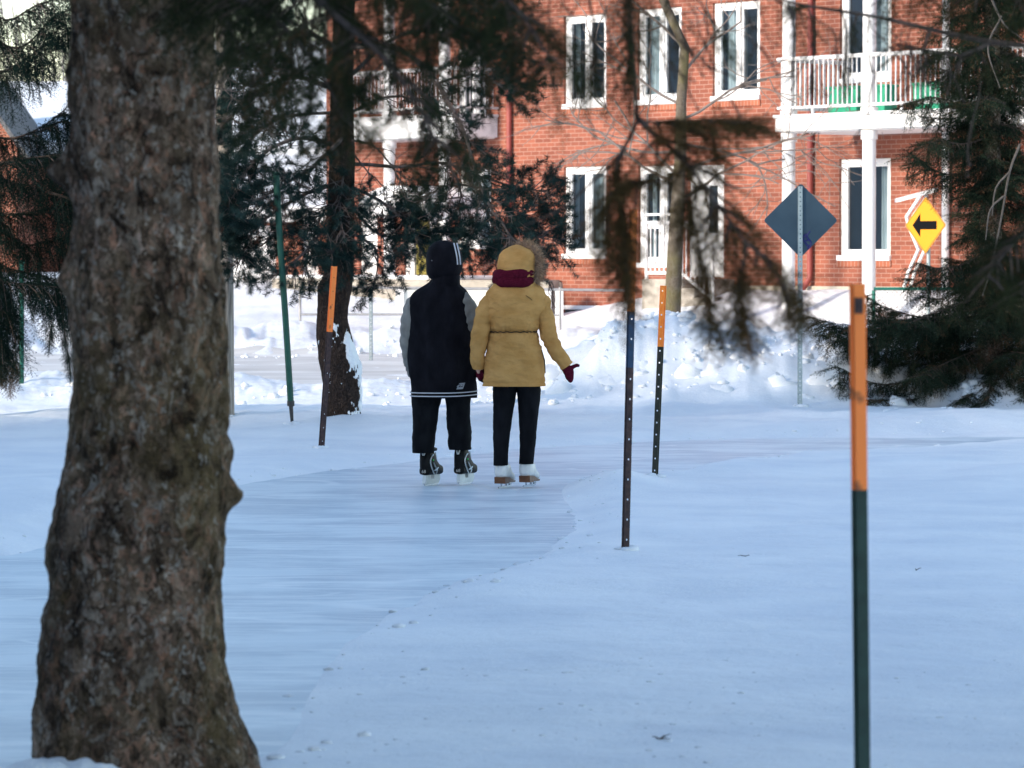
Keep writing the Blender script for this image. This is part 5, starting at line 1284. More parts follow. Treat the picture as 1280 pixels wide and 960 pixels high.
# ================================================================== people
PXM = FPX / 28.9
def cloth(name, c1, c2, rough=.85, scale=14, bump=.5, bs=60, stretch=(1, 1, .5), dist=.006):
    return noisy(name, c1, c2, scale, rough, bump, bs, spec=.08, stretch=stretch, dist=dist)
BLACKC = cloth('black_cloth', (.004, .004, .006), (.010, .0095, .013)); GREYC = cloth('grey_sleeve_cloth', (.17, .16, .145), (.27, .255, .23)); NAVY = cloth('dark_trousers', (.0045, .005, .0065), (.009, .010, .012))
TAN = cloth('tan_cloth', (.42, .215, .066), (.52, .285, .098), .85, 7, .9, 16, (1, 1, 1.6), .02); MAROON = cloth('maroon_knit', (.055, .003, .012), (.10, .008, .022), .95, 60, .9, 130, (1, 1, 2))
LEG = cloth('black_leggings', (.004, .0045, .006), (.009, .0095, .012)); SKIN = mat('skin', (.55, .34, .25), .5); FURM = needle_mat('fur_hair', (.20, .12, .07), (.60, .42, .29)); HAIR = mat('brown_hair', (.045, .025, .018), .6)
WHB = noisy('white_boot_leather', (.62, .62, .60), (.74, .74, .73), 9, .4, .2); BRN = noisy('brown_sole', (.10, .035, .015), (.18, .08, .035), 18, .4, .2); STEEL = mat('blade_steel', (.55, .57, .6), .25, .9)
BOOTB = noisy('black_boot', (.004, .0045, .005), (.010, .010, .011), 25, .5, .2, spec=.12); SILV = mat('silver_trim', (.50, .53, .54), .35, .3); PLAST = noisy('grey_white_plastic', (.58, .61, .60), (.70, .72, .70), 14, .45); GREENT = mat('green_tab', (.03, .45, .08), .5)
STRIPE = mat('white_stripe', (.50, .50, .53), .8)

def shell(g, rings, seg=64, seed=0, amp=.006, freq=(13, 13, 4), pw=2.3, mat_=0, cap=(True, True), dz=.012, folds=None):
    """horizontal elliptical rings (z, cx, cy, rx, ry), smoothly interpolated, with cloth folds"""
    r = np.array(rings, float); r = r[np.argsort(r[:, 0])]; Z = np.arange(r[0, 0], r[-1, 0] + 1e-6, dz)
    if Z[-1] < r[-1, 0] - 1e-4: Z = np.append(Z, r[-1, 0])
    q = [np.interp(Z, r[:, 0], r[:, i]) for i in (1, 2, 3, 4)]
    ker = np.array([1, 2, 3, 2, 1]) / 9.
    for i in range(4):
        s = np.convolve(np.pad(q[i], 2, 'edge'), ker, 'valid'); s[0] = q[i][0]; s[-1] = q[i][-1]; q[i] = s
    th = np.arange(seg) / seg * 2 * math.pi; c, s_ = np.cos(th), np.sin(th)
    ex = np.sign(c) * np.abs(c) ** (2 / pw); ey = np.sign(s_) * np.abs(s_) ** (2 / pw)
    X = q[0][:, None] + q[2][:, None] * ex; Y = q[1][:, None] + q[3][:, None] * ey; ZZ = np.repeat(Z[:, None], seg, 1)
    P = np.stack([X, Y, ZZ], -1)
    n = (fbm(P * np.array(freq) + seed * 7.7, 4, seed)) - .6 * np.abs(fbm(P * np.array(freq) * 1.7 + seed, 3, seed + 3))
    d = amp * n * np.clip(.3 + (ZZ - Z[0]) / .12, .3, 1)
    if folds is not None: d = d + folds(ex[None, :] + 0 * ZZ, ey[None, :] + 0 * ZZ, ZZ)
    nx = ex / np.hypot(ex, ey); ny = ey / np.hypot(ex, ey)
    P[..., 0] += d * nx; P[..., 1] += d * ny
    N_, m = X.shape; i = np.arange(N_ - 1)[:, None] * m; j = np.arange(m)[None, :]; j2 = (j + 1) % m
    g.add(P.reshape(-1, 3), np.stack([i + j, i + j2, i + m + j2, i + m + j], -1).reshape(-1, 4), mat_)
    if cap[0]: g.ngon(P[0][::-1], mat_)
    if cap[1]: g.ngon(P[-1], mat_)
    return P
def sleeve(g, pts, rads, seg=28, seed=0, amp=.006, freq=16, fz=1.0, mat_=0, flat=1.0):
    P = resample(pts, .012); L = np.concatenate([[0], np.cumsum(np.linalg.norm(np.diff(P, axis=0), axis=1))]); Lp = np.concatenate([[0], np.cumsum(np.linalg.norm(np.diff(np.array(pts, float), axis=0), axis=1))]) 
    r = np.interp(L / L[-1], Lp / Lp[-1], rads)
    h = Geo(); h.tube(P, r, seg); V = h.V[0].copy(); cen = np.repeat(P, seg, 0); d = V - cen; rr = np.linalg.norm(d, axis=1)[:, None]; d = d / rr
    s = np.repeat(L, seg)
    n = fbm(V * freq + seed * 3.1, 4, seed); ring = -np.abs(np.sin(s * 38 * fz + 3.0 * fbm(V * 7 + seed, 2, seed + 1) + seed)) ** 3 * .8
    V = V + d * (amp * (n + .7 * ring))[:, None]
    g.add(V, h.F[4][0], mat_)
    for idx, _ in h.P:
        pass
    n_ = len(P); g.ngon(V[:seg][::-1], mat_); g.ngon(V[(n_ - 1) * seg:], mat_)
def ellipsoid(g, c, r, seg=32, rings=20, seed=0, amp=0, freq=9, mat_=0):
    u = np.arange(seg) / seg * 2 * math.pi; v = np.linspace(.02, math.pi - .02, rings); U, V_ = np.meshgrid(u, v)
    n = np.stack([np.cos(U) * np.sin(V_), np.sin(U) * np.sin(V_), np.cos(V_)], -1); P = np.array(c) + n * np.array(r)
    if amp: P = P + n * (amp * fbm(P * freq + seed, 4, seed))[..., None]
    m = seg; i = np.arange(rings - 1)[:, None] * m; j = np.arange(m)[None, :]; j2 = (j + 1) % m
    g.add(P.reshape(-1, 3), np.stack([i + j, i + m + j, i + m + j2, i + j2], -1).reshape(-1, 4), mat_)
    return P
def body(root, x0, hip, sh, head, armL, armR, legs, headyaw, scale=1.0):
    """one continuous figure: torso, neck, head with face, limbs, fused by a voxel remesh"""
    g = Geo()
    shell(g, [(hip - .12, x0, 0, .12, .08), (hip, x0, 0, .13, .09), (hip + .22, x0, 0, .115, .075), (sh - .12, x0, .0, .14, .08), (sh - .02, x0, 0, .11, .07), (sh + .03, x0, 0, .06, .055), (sh + .12, x0, .01, .05, .055)], 32, 1, 0, pw=2)
    ellipsoid(g, head, (.073, .092, .112)); hx, hy, hz = head; f = np.array([math.sin(headyaw), math.cos(headyaw), 0]); sd = np.array([f[1], -f[0], 0])
    h = np.array(head); g.tube([h + f * .082 + [0, 0, .02], h + f * .108 + [0, 0, -.018], h + f * .09 + [0, 0, -.03]], [.008, .015, .010], 8)      # nose
    g.tube([h + f * .085 - sd * .022 + [0, 0, -.055], h + f * .094 + [0, 0, -.055], h + f * .085 + sd * .022 + [0, 0, -.055]], .008, 8)                                     # lips
    for s in (-1, 1): ellipsoid(g, h + sd * s * .074 + [0, 0, -.005], (.012, .018, .03), 12, 8)                                                                      # ears
    for arm in (armL, armR):
        sleeve(g, arm[:3], [.034, .032, .024], 16, 0, 0)
        p, q = np.array(arm[2], float), np.array(arm[3], float); ax = (q - p) / np.linalg.norm(q - p); lat = np.cross(ax, [0, 1, 0]); lat /= np.linalg.norm(lat)
        ellipsoid(g, p + ax * .035, (.026, .018, .036), 14, 10)
        for k, (o, l) in enumerate(((-.015, .034), (-.005, .040), (.006, .038), (.016, .030))):
            b = p + ax * .05 + lat * o; g.tube([b - ax * .02, b + ax * l * .5, b + ax * l * .95], [.007, .0065, .006], 8)
        b = p + ax * .015 + lat * .012; g.tube([b, b + lat * .010 + ax * .015, b + lat * .012 + ax * .03], [.009, .008, .006], 8)
    for lg in legs: sleeve(g, lg, [.085, .050, .026][:len(lg)], 18, 0, 0)
    o = g.build('body', SKIN, root, smooth=True); m = o.modifiers.new('fuse', 'REMESH'); m.mode = 'VOXEL'; m.voxel_size = .009; m.use_smooth_shade = True
    for s in (-1, 1):
        g = Geo(); ellipsoid(g, h + f * .078 + sd * s * .03 + [0, 0, .012], (.012, .012, .010), 14, 10); g.build('eye', mat('eye', (.08, .05, .03), .2), root, smooth=True)

def boot(g, prof, w, yaw, origin, seed=0, mat_=0):
    """side profile list (f, zlo, zhi, halfwidth) lofted along the foot"""
    f = np.array([math.sin(yaw), math.cos(yaw), 0]); s = np.array([math.cos(yaw), -math.sin(yaw), 0]); seg = 28; th = np.arange(seg) / seg * 2 * math.pi; R_ = []
    p = np.array(prof, float); F = np.linspace(p[0, 0], p[-1, 0], 34); q = [np.interp(F, p[:, 0], p[:, i]) for i in (1, 2, 3)]
    for a, lo, hi, hw in zip(F, *q):
        c, s2 = np.cos(th), np.sin(th); ex = np.sign(c) * np.abs(c) ** .72; ez = np.sign(s2) * np.abs(s2) ** .62
        R_.append(np.array(origin) + f * a + s[None, :] * (ex * hw)[:, None] + np.array([0, 0, 1.]) * ((lo + hi) / 2 + ez * (hi - lo) / 2)[:, None])
    P = np.array(R_); n, m = 34, seg; i = np.arange(n - 1)[:, None] * m; j = np.arange(m)[None, :]; j2 = (j + 1) % m
    g.add(P.reshape(-1, 3), np.stack([i + j, i + m + j, i + m + j2, i + j2], -1).reshape(-1, 4), mat_); g.ngon(P[0], mat_); g.ngon(P[-1][::-1], mat_)
def footprism(g, poly, yaw, origin, hw, mat_=0, off=0.0):
    f = np.array([math.sin(yaw), math.cos(yaw), 0]); s = np.array([math.cos(yaw), -math.sin(yaw), 0]); o = np.array(origin) + s * off
    A = [o + f * a - s * hw + [0, 0, b] for a, b in poly]; C = [o + f * a + s * hw + [0, 0, b] for a, b in poly]; n = len(poly)
    g.ngon(A[::-1], mat_); g.ngon(C, mat_)
    for i in range(n): j = (i + 1) % n; g.ngon([A[i], A[j], C[j], C[i]], mat_)

# ------------------------------------------------------------------ person in black (left)
mx0 = (553 - 640) / PXM; M_ = empty('person', (mx0, 28.9, .0)); tag(M_, 'person in a long black hooded jacket with grey sleeves and black hockey skates', 'person')
def X(px): return (px - 553) / PXM
def Zp(py): return (607.5 - py) / PXM
def folds_m(ex, ey, z):
    a = np.arctan2(ey, ex); w_ = .014 * np.exp(-((z - .9) / .35) ** 2) * np.sin(a * 5 + z * 3) * (ey < 0)
    return w_ - .010 * np.exp(-((z - .80) / .02) ** 2) * .4 + .006 * np.sin(a * 9 + z * 14) * np.exp(-((z - 1.35) / .2) ** 2)
g = Geo()
shell(g, [(Zp(497), X(554.5), 0, .247, .165), (Zp(490), X(554.5), 0, .247, .168), (.80, X(553.5), 0, .247, .172), (1.0, X(551.5), 0, .242, .172), (1.15, X(551), 0, .237, .168), (1.25, X(550), 0, .232, .162), (1.35, X(549.5), 0, .225, .152), (1.42, X(550), 0, .222, .148), (1.465, X(551), 0, .200, .135), (1.495, X(553), 0, .165, .12), (1.52, X(554.5), 0, .13, .11), (1.54, X(555.5), 0, .112, .105), (1.60, X(556), 0, .10, .10)], 96, 3, .016, (8, 8, 3.0), 2.35, folds=folds_m)
jk = g.build('jacket', BLACKC, M_, smooth=True)
for za in (Zp(490.2), Zp(494.4)):      # two white hem stripes
    g = Geo(); th = np.arange(96) / 96 * 2 * math.pi; c, s_ = np.cos(th), np.sin(th); ex = np.sign(c) * np.abs(c) ** (2 / 2.35); ey = np.sign(s_) * np.abs(s_) ** (2 / 2.35)
    zc = za + .012 * np.maximum(ex, 0) ** 2
    lo = np.stack([X(554.5) + .256 * ex, .180 * ey, zc - .0038], 1); hi = lo + [0, 0, .0076]; lo2 = lo * [.985, .985, 1]; hi2 = hi * [.985, .985, 1]; V = np.concatenate([lo, hi]); i = np.arange(96); i2 = (i + 1) % 96
    g.add(V, np.stack([i, i2, i2 + 96, i + 96], 1)); g.build('hem_stripe', STRIPE, jk, smooth=True)
# small grey slanted mark near the hem
g = Geo(); yb = -.190
def mk(pts):
    n = len(pts); g.ngon([(X(a), yb, Zp(b)) for a, b in pts][::-1])
for q in ([(574, 478), (582, 477), (581, 479), (576, 480)], [(582, 477), (579, 485), (577.6, 485), (579.6, 479)], [(571, 482), (575, 479), (575, 481), (573, 482.5)], [(572, 482.6), (578.4, 482.4), (577.6, 485.2), (570.8, 485.6)], [(576, 480.2), (579.2, 479.8), (578, 481.6), (575, 481.8)]): mk(q)
g.build('chest_mark', mat('grey_print', (.22, .22, .23), .6), jk)
bpy.data.objects['chest_mark'].name = 'printed_mark'
g = Geo(); sleeve(g, [(X(530), 0, 1.43), (X(518.5), 0, 1.385), (X(513), -.01, 1.28), (X(511), 0, 1.10), (X(511), .05, .96), (X(514), .12, .88)], [.040, .062, .070, .066, .055, .045], 40, 4, .016); sl_ = g.build('sleeve', GREYC, M_, smooth=True)
g = Geo(); sleeve(g, [(X(514), .10, .90), (X(516), .15, .84)], [.043, .046], 20, 4, .002); g.build('cuff', GREYC, sl_, smooth=True)
g = Geo(); sleeve(g, [(X(571), -.02, 1.45), (X(580.5), -.035, 1.40), (X(586), -.035, 1.29), (X(588), -.01, 1.12), (X(594), .02, 1.0), (X(598), .02, .90)], [.045, .066, .073, .064, .053, .043], 40, 7, .016); g.build('sleeve', GREYC, M_, smooth=True)
# right glove, fingers closed round the mitten
g = Geo(); ellipsoid(g, (X(598.5), .005, .865), (.040, .045, .052), 20, 14)
for k, o in enumerate((-.03, -.010, .012, .032)):
    b = np.array([X(598) , -.02 + o, .84]); g.tube([b, b + [.012, -.012, -.035], b + [.038, -.012, -.05 + .004 * k], b + [.055, -.004, -.03]], [.014, .014, .013, .011], 10)
g.tube([(X(596), -.03, .87), (X(600), -.055, .845), (X(603), -.055, .82)], [.015, .014, .011], 10)
o = g.build('glove', BLACKC, M_, smooth=True); md = o.modifiers.new('fuse', 'REMESH'); md.mode = 'VOXEL'; md.voxel_size = .005; md.use_smooth_shade = True
# hood
g = Geo(); hc = np.array([X(555), .0, Zp(327)])
def hoodpts(c, r, seed, amp):
    u = np.arange(48) / 48 * 2 * math.pi; v = np.linspace(.02, math.pi - .02, 30); U, V_ = np.meshgrid(u, v)
    n = np.stack([np.cos(U) * np.sin(V_), np.sin(U) * np.sin(V_), np.cos(V_)], -1)
    rr = np.array(r)[None, None, :] * np.ones_like(n); low = np.clip(-n[..., 2], 0, 1); rr[..., 0] *= 1 + .10 * low; rr[..., 1] *= 1 + .05 * low
    P = np.array(c) + np.sign(n) * np.abs(n) ** .86 * rr; P = P + n * (amp * fbm(P * 12 + seed, 4, seed))[..., None]; return P, n
P, n = hoodpts(hc, (.136, .142, .156), 5, .012); m = 48; i = np.arange(29)[:, None] * m; j = np.arange(m)[None, :]; j2 = (j + 1) % m
# opening for the face on the far side
cent = (P[:-1] + P[1:]) / 2; cent = (cent + np.roll(cent, -1, 1)) / 2; keep = ~(((cent[..., 1] - hc[1]) > .095) & (np.abs(cent[..., 2] - hc[2] + .01) < .10) & (np.abs(cent[..., 0] - hc[0]) < .085))
F = np.stack([i + j, i + m + j, i + m + j2, i + j2], -1); g.add(P.reshape(-1, 3), F[keep]); ho = g.build('hood', BLACKC, M_, smooth=True)
g = Geo(); sleeve(g, [(X(548), -.03, Zp(362)), (X(556), -.035, Zp(352)), (X(563), -.03, Zp(347))], [.06, .07, .06], 24, 9, .01); 
shell(g, [(Zp(360), X(556), 0, .12, .11), (Zp(352), X(556.5), 0, .112, .115), (Zp(344), X(557), 0, .108, .115)], 48, 9, .008, (14, 14, 14)); g.build('hood_fold', BLACKC, ho, smooth=True)
for ox in (0, 3.6):   # two white stripes running over the hood's right side
    g = Geo(); pts = []
    for t in np.linspace(0, 1, 14):
        py = 303.5 + t * 27; px = 567.5 + ox + 4.8 * math.sin(t * 1.5)
        xx = X(px); e = max(0, 1 - abs((xx - hc[0]) / .140) ** 2.33 - abs((Zp(py) - hc[2]) / .160) ** 2.33); pts.append([xx, hc[1] - .150 * e ** .43 - .008, Zp(py)])
    pts = np.array(pts); a_ = pts - [.0052, .0, 0]; b_ = pts + [.0052, .002, 0]; n_ = len(pts); V = np.concatenate([a_, b_]); ii = np.arange(n_ - 1); g.add(V, np.stack([ii, ii + 1, ii + n_ + 1, ii + n_], 1)); g.build('hood_stripe', STRIPE, ho, smooth=True)
g = Geo(); ellipsoid(g, (X(541), -.108, Zp(325.5)), (.008, .006, .006), 10, 8); g.build('cord_toggle', STRIPE, ho)
# trousers
g = Geo()
shell(g, [(Zp(566), X(529), .0, .082, .085), (Zp(560), X(529), 0, .084, .088), (Zp(548), X(530), 0, .090, .09), (Zp(530), X(531.5), 0, .094, .09), (Zp(510), X(532.5), 0, .103, .10), (Zp(490), X(534), 0, .12, .12), (Zp(478), X(540), 0, .14, .13)], 48, 11, .013, (12, 12, 9))
shell(g, [(Zp(562), X(575), .0, .082, .085), (Zp(556), X(574.5), 0, .088, .088), (Zp(540), X(574.5), 0, .092, .09), (Zp(522), X(573), 0, .092, .09), (Zp(505), X(573), 0, .092, .10), (Zp(490), X(572), 0, .11, .12), (Zp(478), X(566), 0, .14, .13)], 48, 12, .013, (12, 12, 9))
g.build('trousers', NAVY, M_, smooth=True)
# hockey skates
YW = R(22)
for sx, zz0, nm in ((530.5, 0, 0), (573.5, .008, 1)):
    o_ = np.array([X(sx), -.03, zz0]); g = Geo(); sk = empty('skate', (0, 0, 0)); sk.parent = M_
    boot(g, [(-.012, .10, .20, .020), (.0, .082, .285, .040), (.03, .080, .305, .046), (.075, .080, .300, .048), (.11, .08, .265, .047), (.15, .08, .205, .046), (.20, .08, .165, .048), (.25, .078, .150, .048), (.275, .082, .138, .038), (.29, .09, .12, .018)], 0, YW, o_); g.build('boot', BOOTB, sk, smooth=True)
    g = Geo(); footprism(g, [(-.01, .020), (.005, .012), (.24, .012), (.275, .045), (.262, .081), (.155, .081), (.150, .050), (.095, .050), (.085, .081), (.0, .081)], YW, o_, .014); g.build('blade_holder', PLAST, sk, bevel=.004)
    g = Geo(); footprism(g, [(-.012, .022), (0, .004), (.02, -.003), (.24, -.003), (.27, .010), (.280, .030), (.262, .019), (.01, .019)], YW, o_, .0022); g.build('blade', STEEL, sk)
    # trims on the outer side and heel
    f = np.array([math.sin(YW), math.cos(YW), 0]); s = np.array([math.cos(YW), -math.sin(YW), 0])
    def outer(a, z, d=.0505): return o_ + f * a + s * d + np.array([0, 0, z])
    g = Geo(); g.tube(resample([outer(.06, .235, .048), outer(.03, .225, .049), outer(.012, .19, .045), (outer(.02, .15, .048)), outer(.045, .115), outer(.07, .09)], .01), [.0055] * len(resample([outer(.06, .235), outer(.03, .225), outer(.012, .19), (outer(.02, .15)), outer(.045, .115), outer(.07, .09)], .01)), 6)
    g.tube([outer(.06, .175), outer(.09, .145), outer(.12, .12)], [.004, .006, .007], 6); g.tube([outer(.075, .115), outer(.11, .12), outer(.15, .135)], [.004, .009, .004], 6); g.tube([outer(.11, .09), outer(.13, .115)], .006, 6)
    g.tube([outer(.16, .20, .03), outer(.13, .25, .035)], .004, 6); g.build('silver_trim', SILV, sk)
    g = Geo(); ellipsoid(g, outer(.055, .195, .049), (.007, .007, .008), 10, 8); g.build('side_tab', GREENT, sk)
    g = Geo(); b0 = o_ - f * .002
    for q in (-.012, .012): g.tube([b0 + s * q - f * .006 + [0, 0, .282], b0 + s * q * .75 - f * .013 + [0, 0, .25], b0 + s * q * .2 - f * .016 + [0, 0, .232]], .006, 6)
    g.build('heel_tab', SILV, sk)
    # heel guard and its number
    g = Geo(); boot(g, [(-.016, .095, .135, .022), (.0, .084, .145, .0415), (.035, .083, .140, .0475)], 0, YW, o_); g.build('heel_guard', BOOTB, sk, smooth=True)
    cu = bpy.data.curves.new('number', 'FONT'); cu.body = '68'; cu.size = .034; cu.extrude = .0008; cu.align_x = 'CENTER'; tmp = bpy.data.objects.new('number', cu); col.objects.link(tmp)
    dg = bpy.context.evaluated_depsgraph_get(); me = bpy.data.meshes.new_from_object(tmp.evaluated_get(dg)); bpy.data.objects.remove(tmp); ob = bpy.data.objects.new('number', me); col.objects.link(ob); me.materials.clear(); me.materials.append(mat('number_paint', (.45, .42, .38), .5)); ob.parent = sk
    ob.location = Vector(tuple(o_ - f * .0225 + s * .004 + np.array([0, 0, .100]))); ob.rotation_euler = (math.pi / 2, 0, -YW * .6)
    # cuff strap sticking out at the top
    g = Geo(); boot(g, [(.0, .262, .300, .050), (.06, .262, .300, .058), (.115, .258, .29, .056)], 0, YW, o_); g.build('ankle_strap', BOOTB, sk, smooth=True)
body(M_, X(553), .98, 1.46, (X(555), .01, Zp(328)), [(X(530), 0, 1.40), (X(512), 0, 1.12), (X(515), .12, .90), (X(518), .22, .80)], [(X(573), -.01, 1.40), (X(588), -.01, 1.12), (X(598), .02, .90), (X(599.5), .0, .84)],
     [[(X(541), 0, .95), (X(531), 0, .55), (X(530.5), .015, .29)], [(X(565), 0, .95), (X(574), 0, .55), (X(573.5), .015, .29)]], R(-8))

# ------------------------------------------------------------------ person in the tan coat (right)
wy = 28.62; PW = FPX / wy
wx0 = (645 - 640) / PW; F_ = empty('person', (wx0, wy, 0)); tag(F_, 'person in a tan hooded coat, maroon scarf, black leggings and white figure skates', 'person')
def X(px): return (px - 645) / PW
def Zp(py): return (610.5 - py) / PW
def folds_w(ex, ey, z):
    a = np.arctan2(ey, ex)
    g_ = np.exp(-((z - 1.168) / .045) ** 2)                         # gathered at the drawn waist
    return .007 * g_ * np.sin(a * 26 + 2 * np.sin(a * 7)) - .016 * np.exp(-((z - 1.168) / .010) ** 2) + .006 * np.sin(a * 6 + 1) * np.exp(-((z - 1.0) / .15) ** 2) + .006 * np.exp(-((z - Zp(478)) / .006) ** 2) * -1
g = Geo()
shell(g, [(Zp(482.5), X(642.5), 0, .238, .165), (Zp(474), X(642.5), 0, .238, .168), (.95, X(643), 0, .222, .165), (1.06, X(643), 0, .205, .158), (1.13, X(642.5), 0, .193, .148), (1.17, X(642), 0, .182, .138), (1.21, X(642), 0, .195, .148), (1.28, X(643), 0, .215, .158), (1.36, X(644), 0, .228, .155), (1.43, X(645), 0, .232, .148), (1.475, X(645.5), 0, .215, .135), (1.51, X(645.5), 0, .185, .125), (1.54, X(645), 0, .15, .12), (1.58, X(645), 0, .10, .10)], 120, 21, .022, (7, 7, 12), 2.35, folds=folds_w, dz=.006)
ct = g.build('coat', TAN, F_, smooth=True)
# drawn waist cord, centre seam, side pocket
g = Geo(); th = np.linspace(0, 2 * math.pi, 90); c, s_ = np.cos(th), np.sin(th); g.tube(np.stack([X(642) + (.174) * np.sign(c) * np.abs(c) ** .87, .132 * np.sign(s_) * np.abs(s_) ** .87, np.full(90, 1.168) + .003 * np.sin(th * 20)], 1), .0042, 6, caps=False); g.build('waist_cord', mat('dark_seam', (.045, .03, .012), .9), ct)
g = Geo(); g.tube([(X(677), -.125, Zp(437)), (X(680.5), -.11, Zp(450)), (X(681.5), -.115, Zp(466))], [.003, .005, .003], 6); g.tube([(X(657), -.155, Zp(369)), (X(661.5), -.145, Zp(372)), (X(665), -.135, Zp(375))], [.0022] * 3, 5); g.build('pocket_seam', bpy.data.materials['dark_seam'], ct)
# left sleeve hanging, right sleeve held out
g = Geo(); sleeve(g, [(X(626), 0, 1.44), (X(614), -.01, 1.39), (X(606), -.02, 1.28), (X(600.5), -.03, 1.15), (X(598), -.02, 1.02), (X(598), .01, .895)], [.045, .068, .078, .072, .064, .054], 48, 23, .017, 13, .75); g.build('sleeve', TAN, F_, smooth=True)
g = Geo(); sleeve(g, [(X(664), 0, 1.44), (X(676), -.01, 1.39), (X(681.5), -.02, 1.27), (X(687), -.03, 1.13), (X(697), -.03, 1.01), (X(708.5), -.02, .912)], [.045, .068, .074, .066, .060, .052], 48, 26, .017, 13, .75); g.build('sleeve', TAN, F_, smooth=True)
# mitten on the outstretched hand
g = Geo(); ellipsoid(g, (X(711.5), -.015, Zp(466.5)), (.036, .026, .058), 20, 16); ellipsoid(g, (X(713), -.01, Zp(471)), (.026, .022, .046), 16, 12)
g.tube([(X(711), -.015, Zp(463)), (X(716), -.018, Zp(458.5)), (X(721), -.02, Zp(456.5)), (X(724.5), -.02, Zp(457.2))], [.018, .016, .015, .010], 12); sleeve(g, [(X(707), -.02, Zp(459)), (X(710), -.018, Zp(464))], [.036, .038], 16, 0, 0)
o = g.build('mitten', MAROON, F_, smooth=True); md = o.modifiers.new('fuse', 'REMESH'); md.mode = 'VOXEL'; md.voxel_size = .006; md.use_smooth_shade = True
g = Geo(); ellipsoid(g, (X(600.5), .06, Zp(467)), (.034, .032, .052), 18, 14); g.tube([(X(600), .03, Zp(463)), (X(603.5), .015, Zp(467)), (X(604.5), .012, Zp(471))], [.016, .014, .010], 10)
o = g.build('mitten', MAROON, F_, smooth=True); md = o.modifiers.new('fuse', 'REMESH'); md.mode = 'VOXEL'; md.voxel_size = .006; md.use_smooth_shade = True
# scarf: two thick knitted loops
g = Geo(); th = np.linspace(0, 2 * math.pi, 60)
for zc, rx, ry, r, ph in ((Zp(350.0), .118, .105, .045, 0), (Zp(342), .122, .108, .042, 1.2)):
    P = np.stack([X(642.5) + rx * np.cos(th), -.02 + ry * np.sin(th), zc + .012 * np.sin(th + ph)], 1); h = Geo(); h.tube(P, r + .004 * np.sin(th * 5 + ph), 22, caps=False); V = h.V[0]; cen = np.repeat(P, 22, 0); d = V - cen; V = V + d / r * (.006 * fbm(V * 26, 3, 3))[:, None]; g.add(V, h.F[4][0])
g.build('scarf', MAROON, F_, smooth=True)
# hood
hy = R(48); hf = np.array([math.sin(hy), math.cos(hy), 0]); hs = np.array([math.cos(hy), -math.sin(hy), 0]); hc = np.array([X(646.5), -.005, Zp(331)])
P, n = hoodpts(hc, (.143, .145, .141), 8, .020)
# dome made of panels: slight pinch toward the drawstring at the nape
d = P - hc; low = np.clip(-(d[..., 2]) / .14, 0, 1); a = np.arctan2(d[..., 1], d[..., 0]); P = P + n * (.009 * low * np.sin(a * 11))[..., None]
m = 48; cent = (P[:-1] + P[1:]) / 2; cent = (cent + np.roll(cent, -1, 1)) / 2; keep = (cent - hc) @ hf < .085
g = Geo(); i = np.arange(29)[:, None] * m; j = np.arange(m)[None, :]; j2 = (j + 1) % m; g.add(P.reshape(-1, 3), np.stack([i + j, i + m + j, i + m + j2, i + j2], -1)[keep]); hw_ = g.build('hood', TAN, F_, smooth=True)
sd_ = hw_.modifiers.new('thick', 'SOLIDIFY'); sd_.thickness = .012; sd_.offset = -1
# fur trim: a thick ring of hairs round the face opening
rf_ = np.random.default_rng(3); K = 5200; t = rf_.uniform(0, 2 * math.pi, K); rc = hc + hf * .085
e1 = hs; e2 = np.array([0, 0, 1.]); rad = .140
cen = rc + (np.cos(t)[:, None] * e1 + np.sin(t)[:, None] * e2 * 1.12) * rad + [0, 0, -.02]
outd = np.cos(t)[:, None] * e1 + np.sin(t)[:, None] * e2; dd = outd * rf_.uniform(.2, 1, K)[:, None] + hf * rf_.normal(0, .7, K)[:, None] + rf_.normal(size=(K, 3)) * .3 + [0, 0, -.25]; dd /= np.linalg.norm(dd, axis=1)[:, None]
ln = rf_.uniform(.04, .085, K)[:, None]; cen = cen + rf_.normal(size=(K, 3)) * .012; sdv = np.cross(dd, rf_.normal(size=(K, 3))); sdv /= np.linalg.norm(sdv, axis=1)[:, None]
V = np.stack([cen - sdv * .0016, cen + sdv * .0016, cen + dd * ln], 1).reshape(-1, 3); g = Geo(); g.add(V, np.arange(3 * K).reshape(-1, 3), 0, np.repeat(np.clip(rf_.uniform(.0, .85, K), 0, 1), 3)); g.build('fur_trim', FURM, hw_, tint=True)
g = Geo(); tt = np.linspace(0, 2 * math.pi, 50); g.tube(rc + (np.cos(tt)[:, None] * e1 + np.sin(tt)[:, None] * e2 * 1.12) * rad + [0, 0, -.02], .028, 10, caps=False); g.build('trim_band', mat('fur_base', (.20, .13, .09), .95), hw_, smooth=True)
# curls of hair over the right shoulder
g = Geo(); rh = np.random.default_rng(6)
for k in range(9):
    x0 = 683 + rh.uniform(-2, 4); pts = [(X(x0 + (k % 4) * 2 + 6 * t + 1.8 * math.sin(t * 9 + k)), .02 - .05 * t + .01 * math.cos(t * 9 + k), Zp(352 + 33 * t)) for t in np.linspace(0, 1, 18)]; g.tube(pts, np.linspace(.0022, .001, 18), 4)
g.build('hair', HAIR, F_, smooth=True)
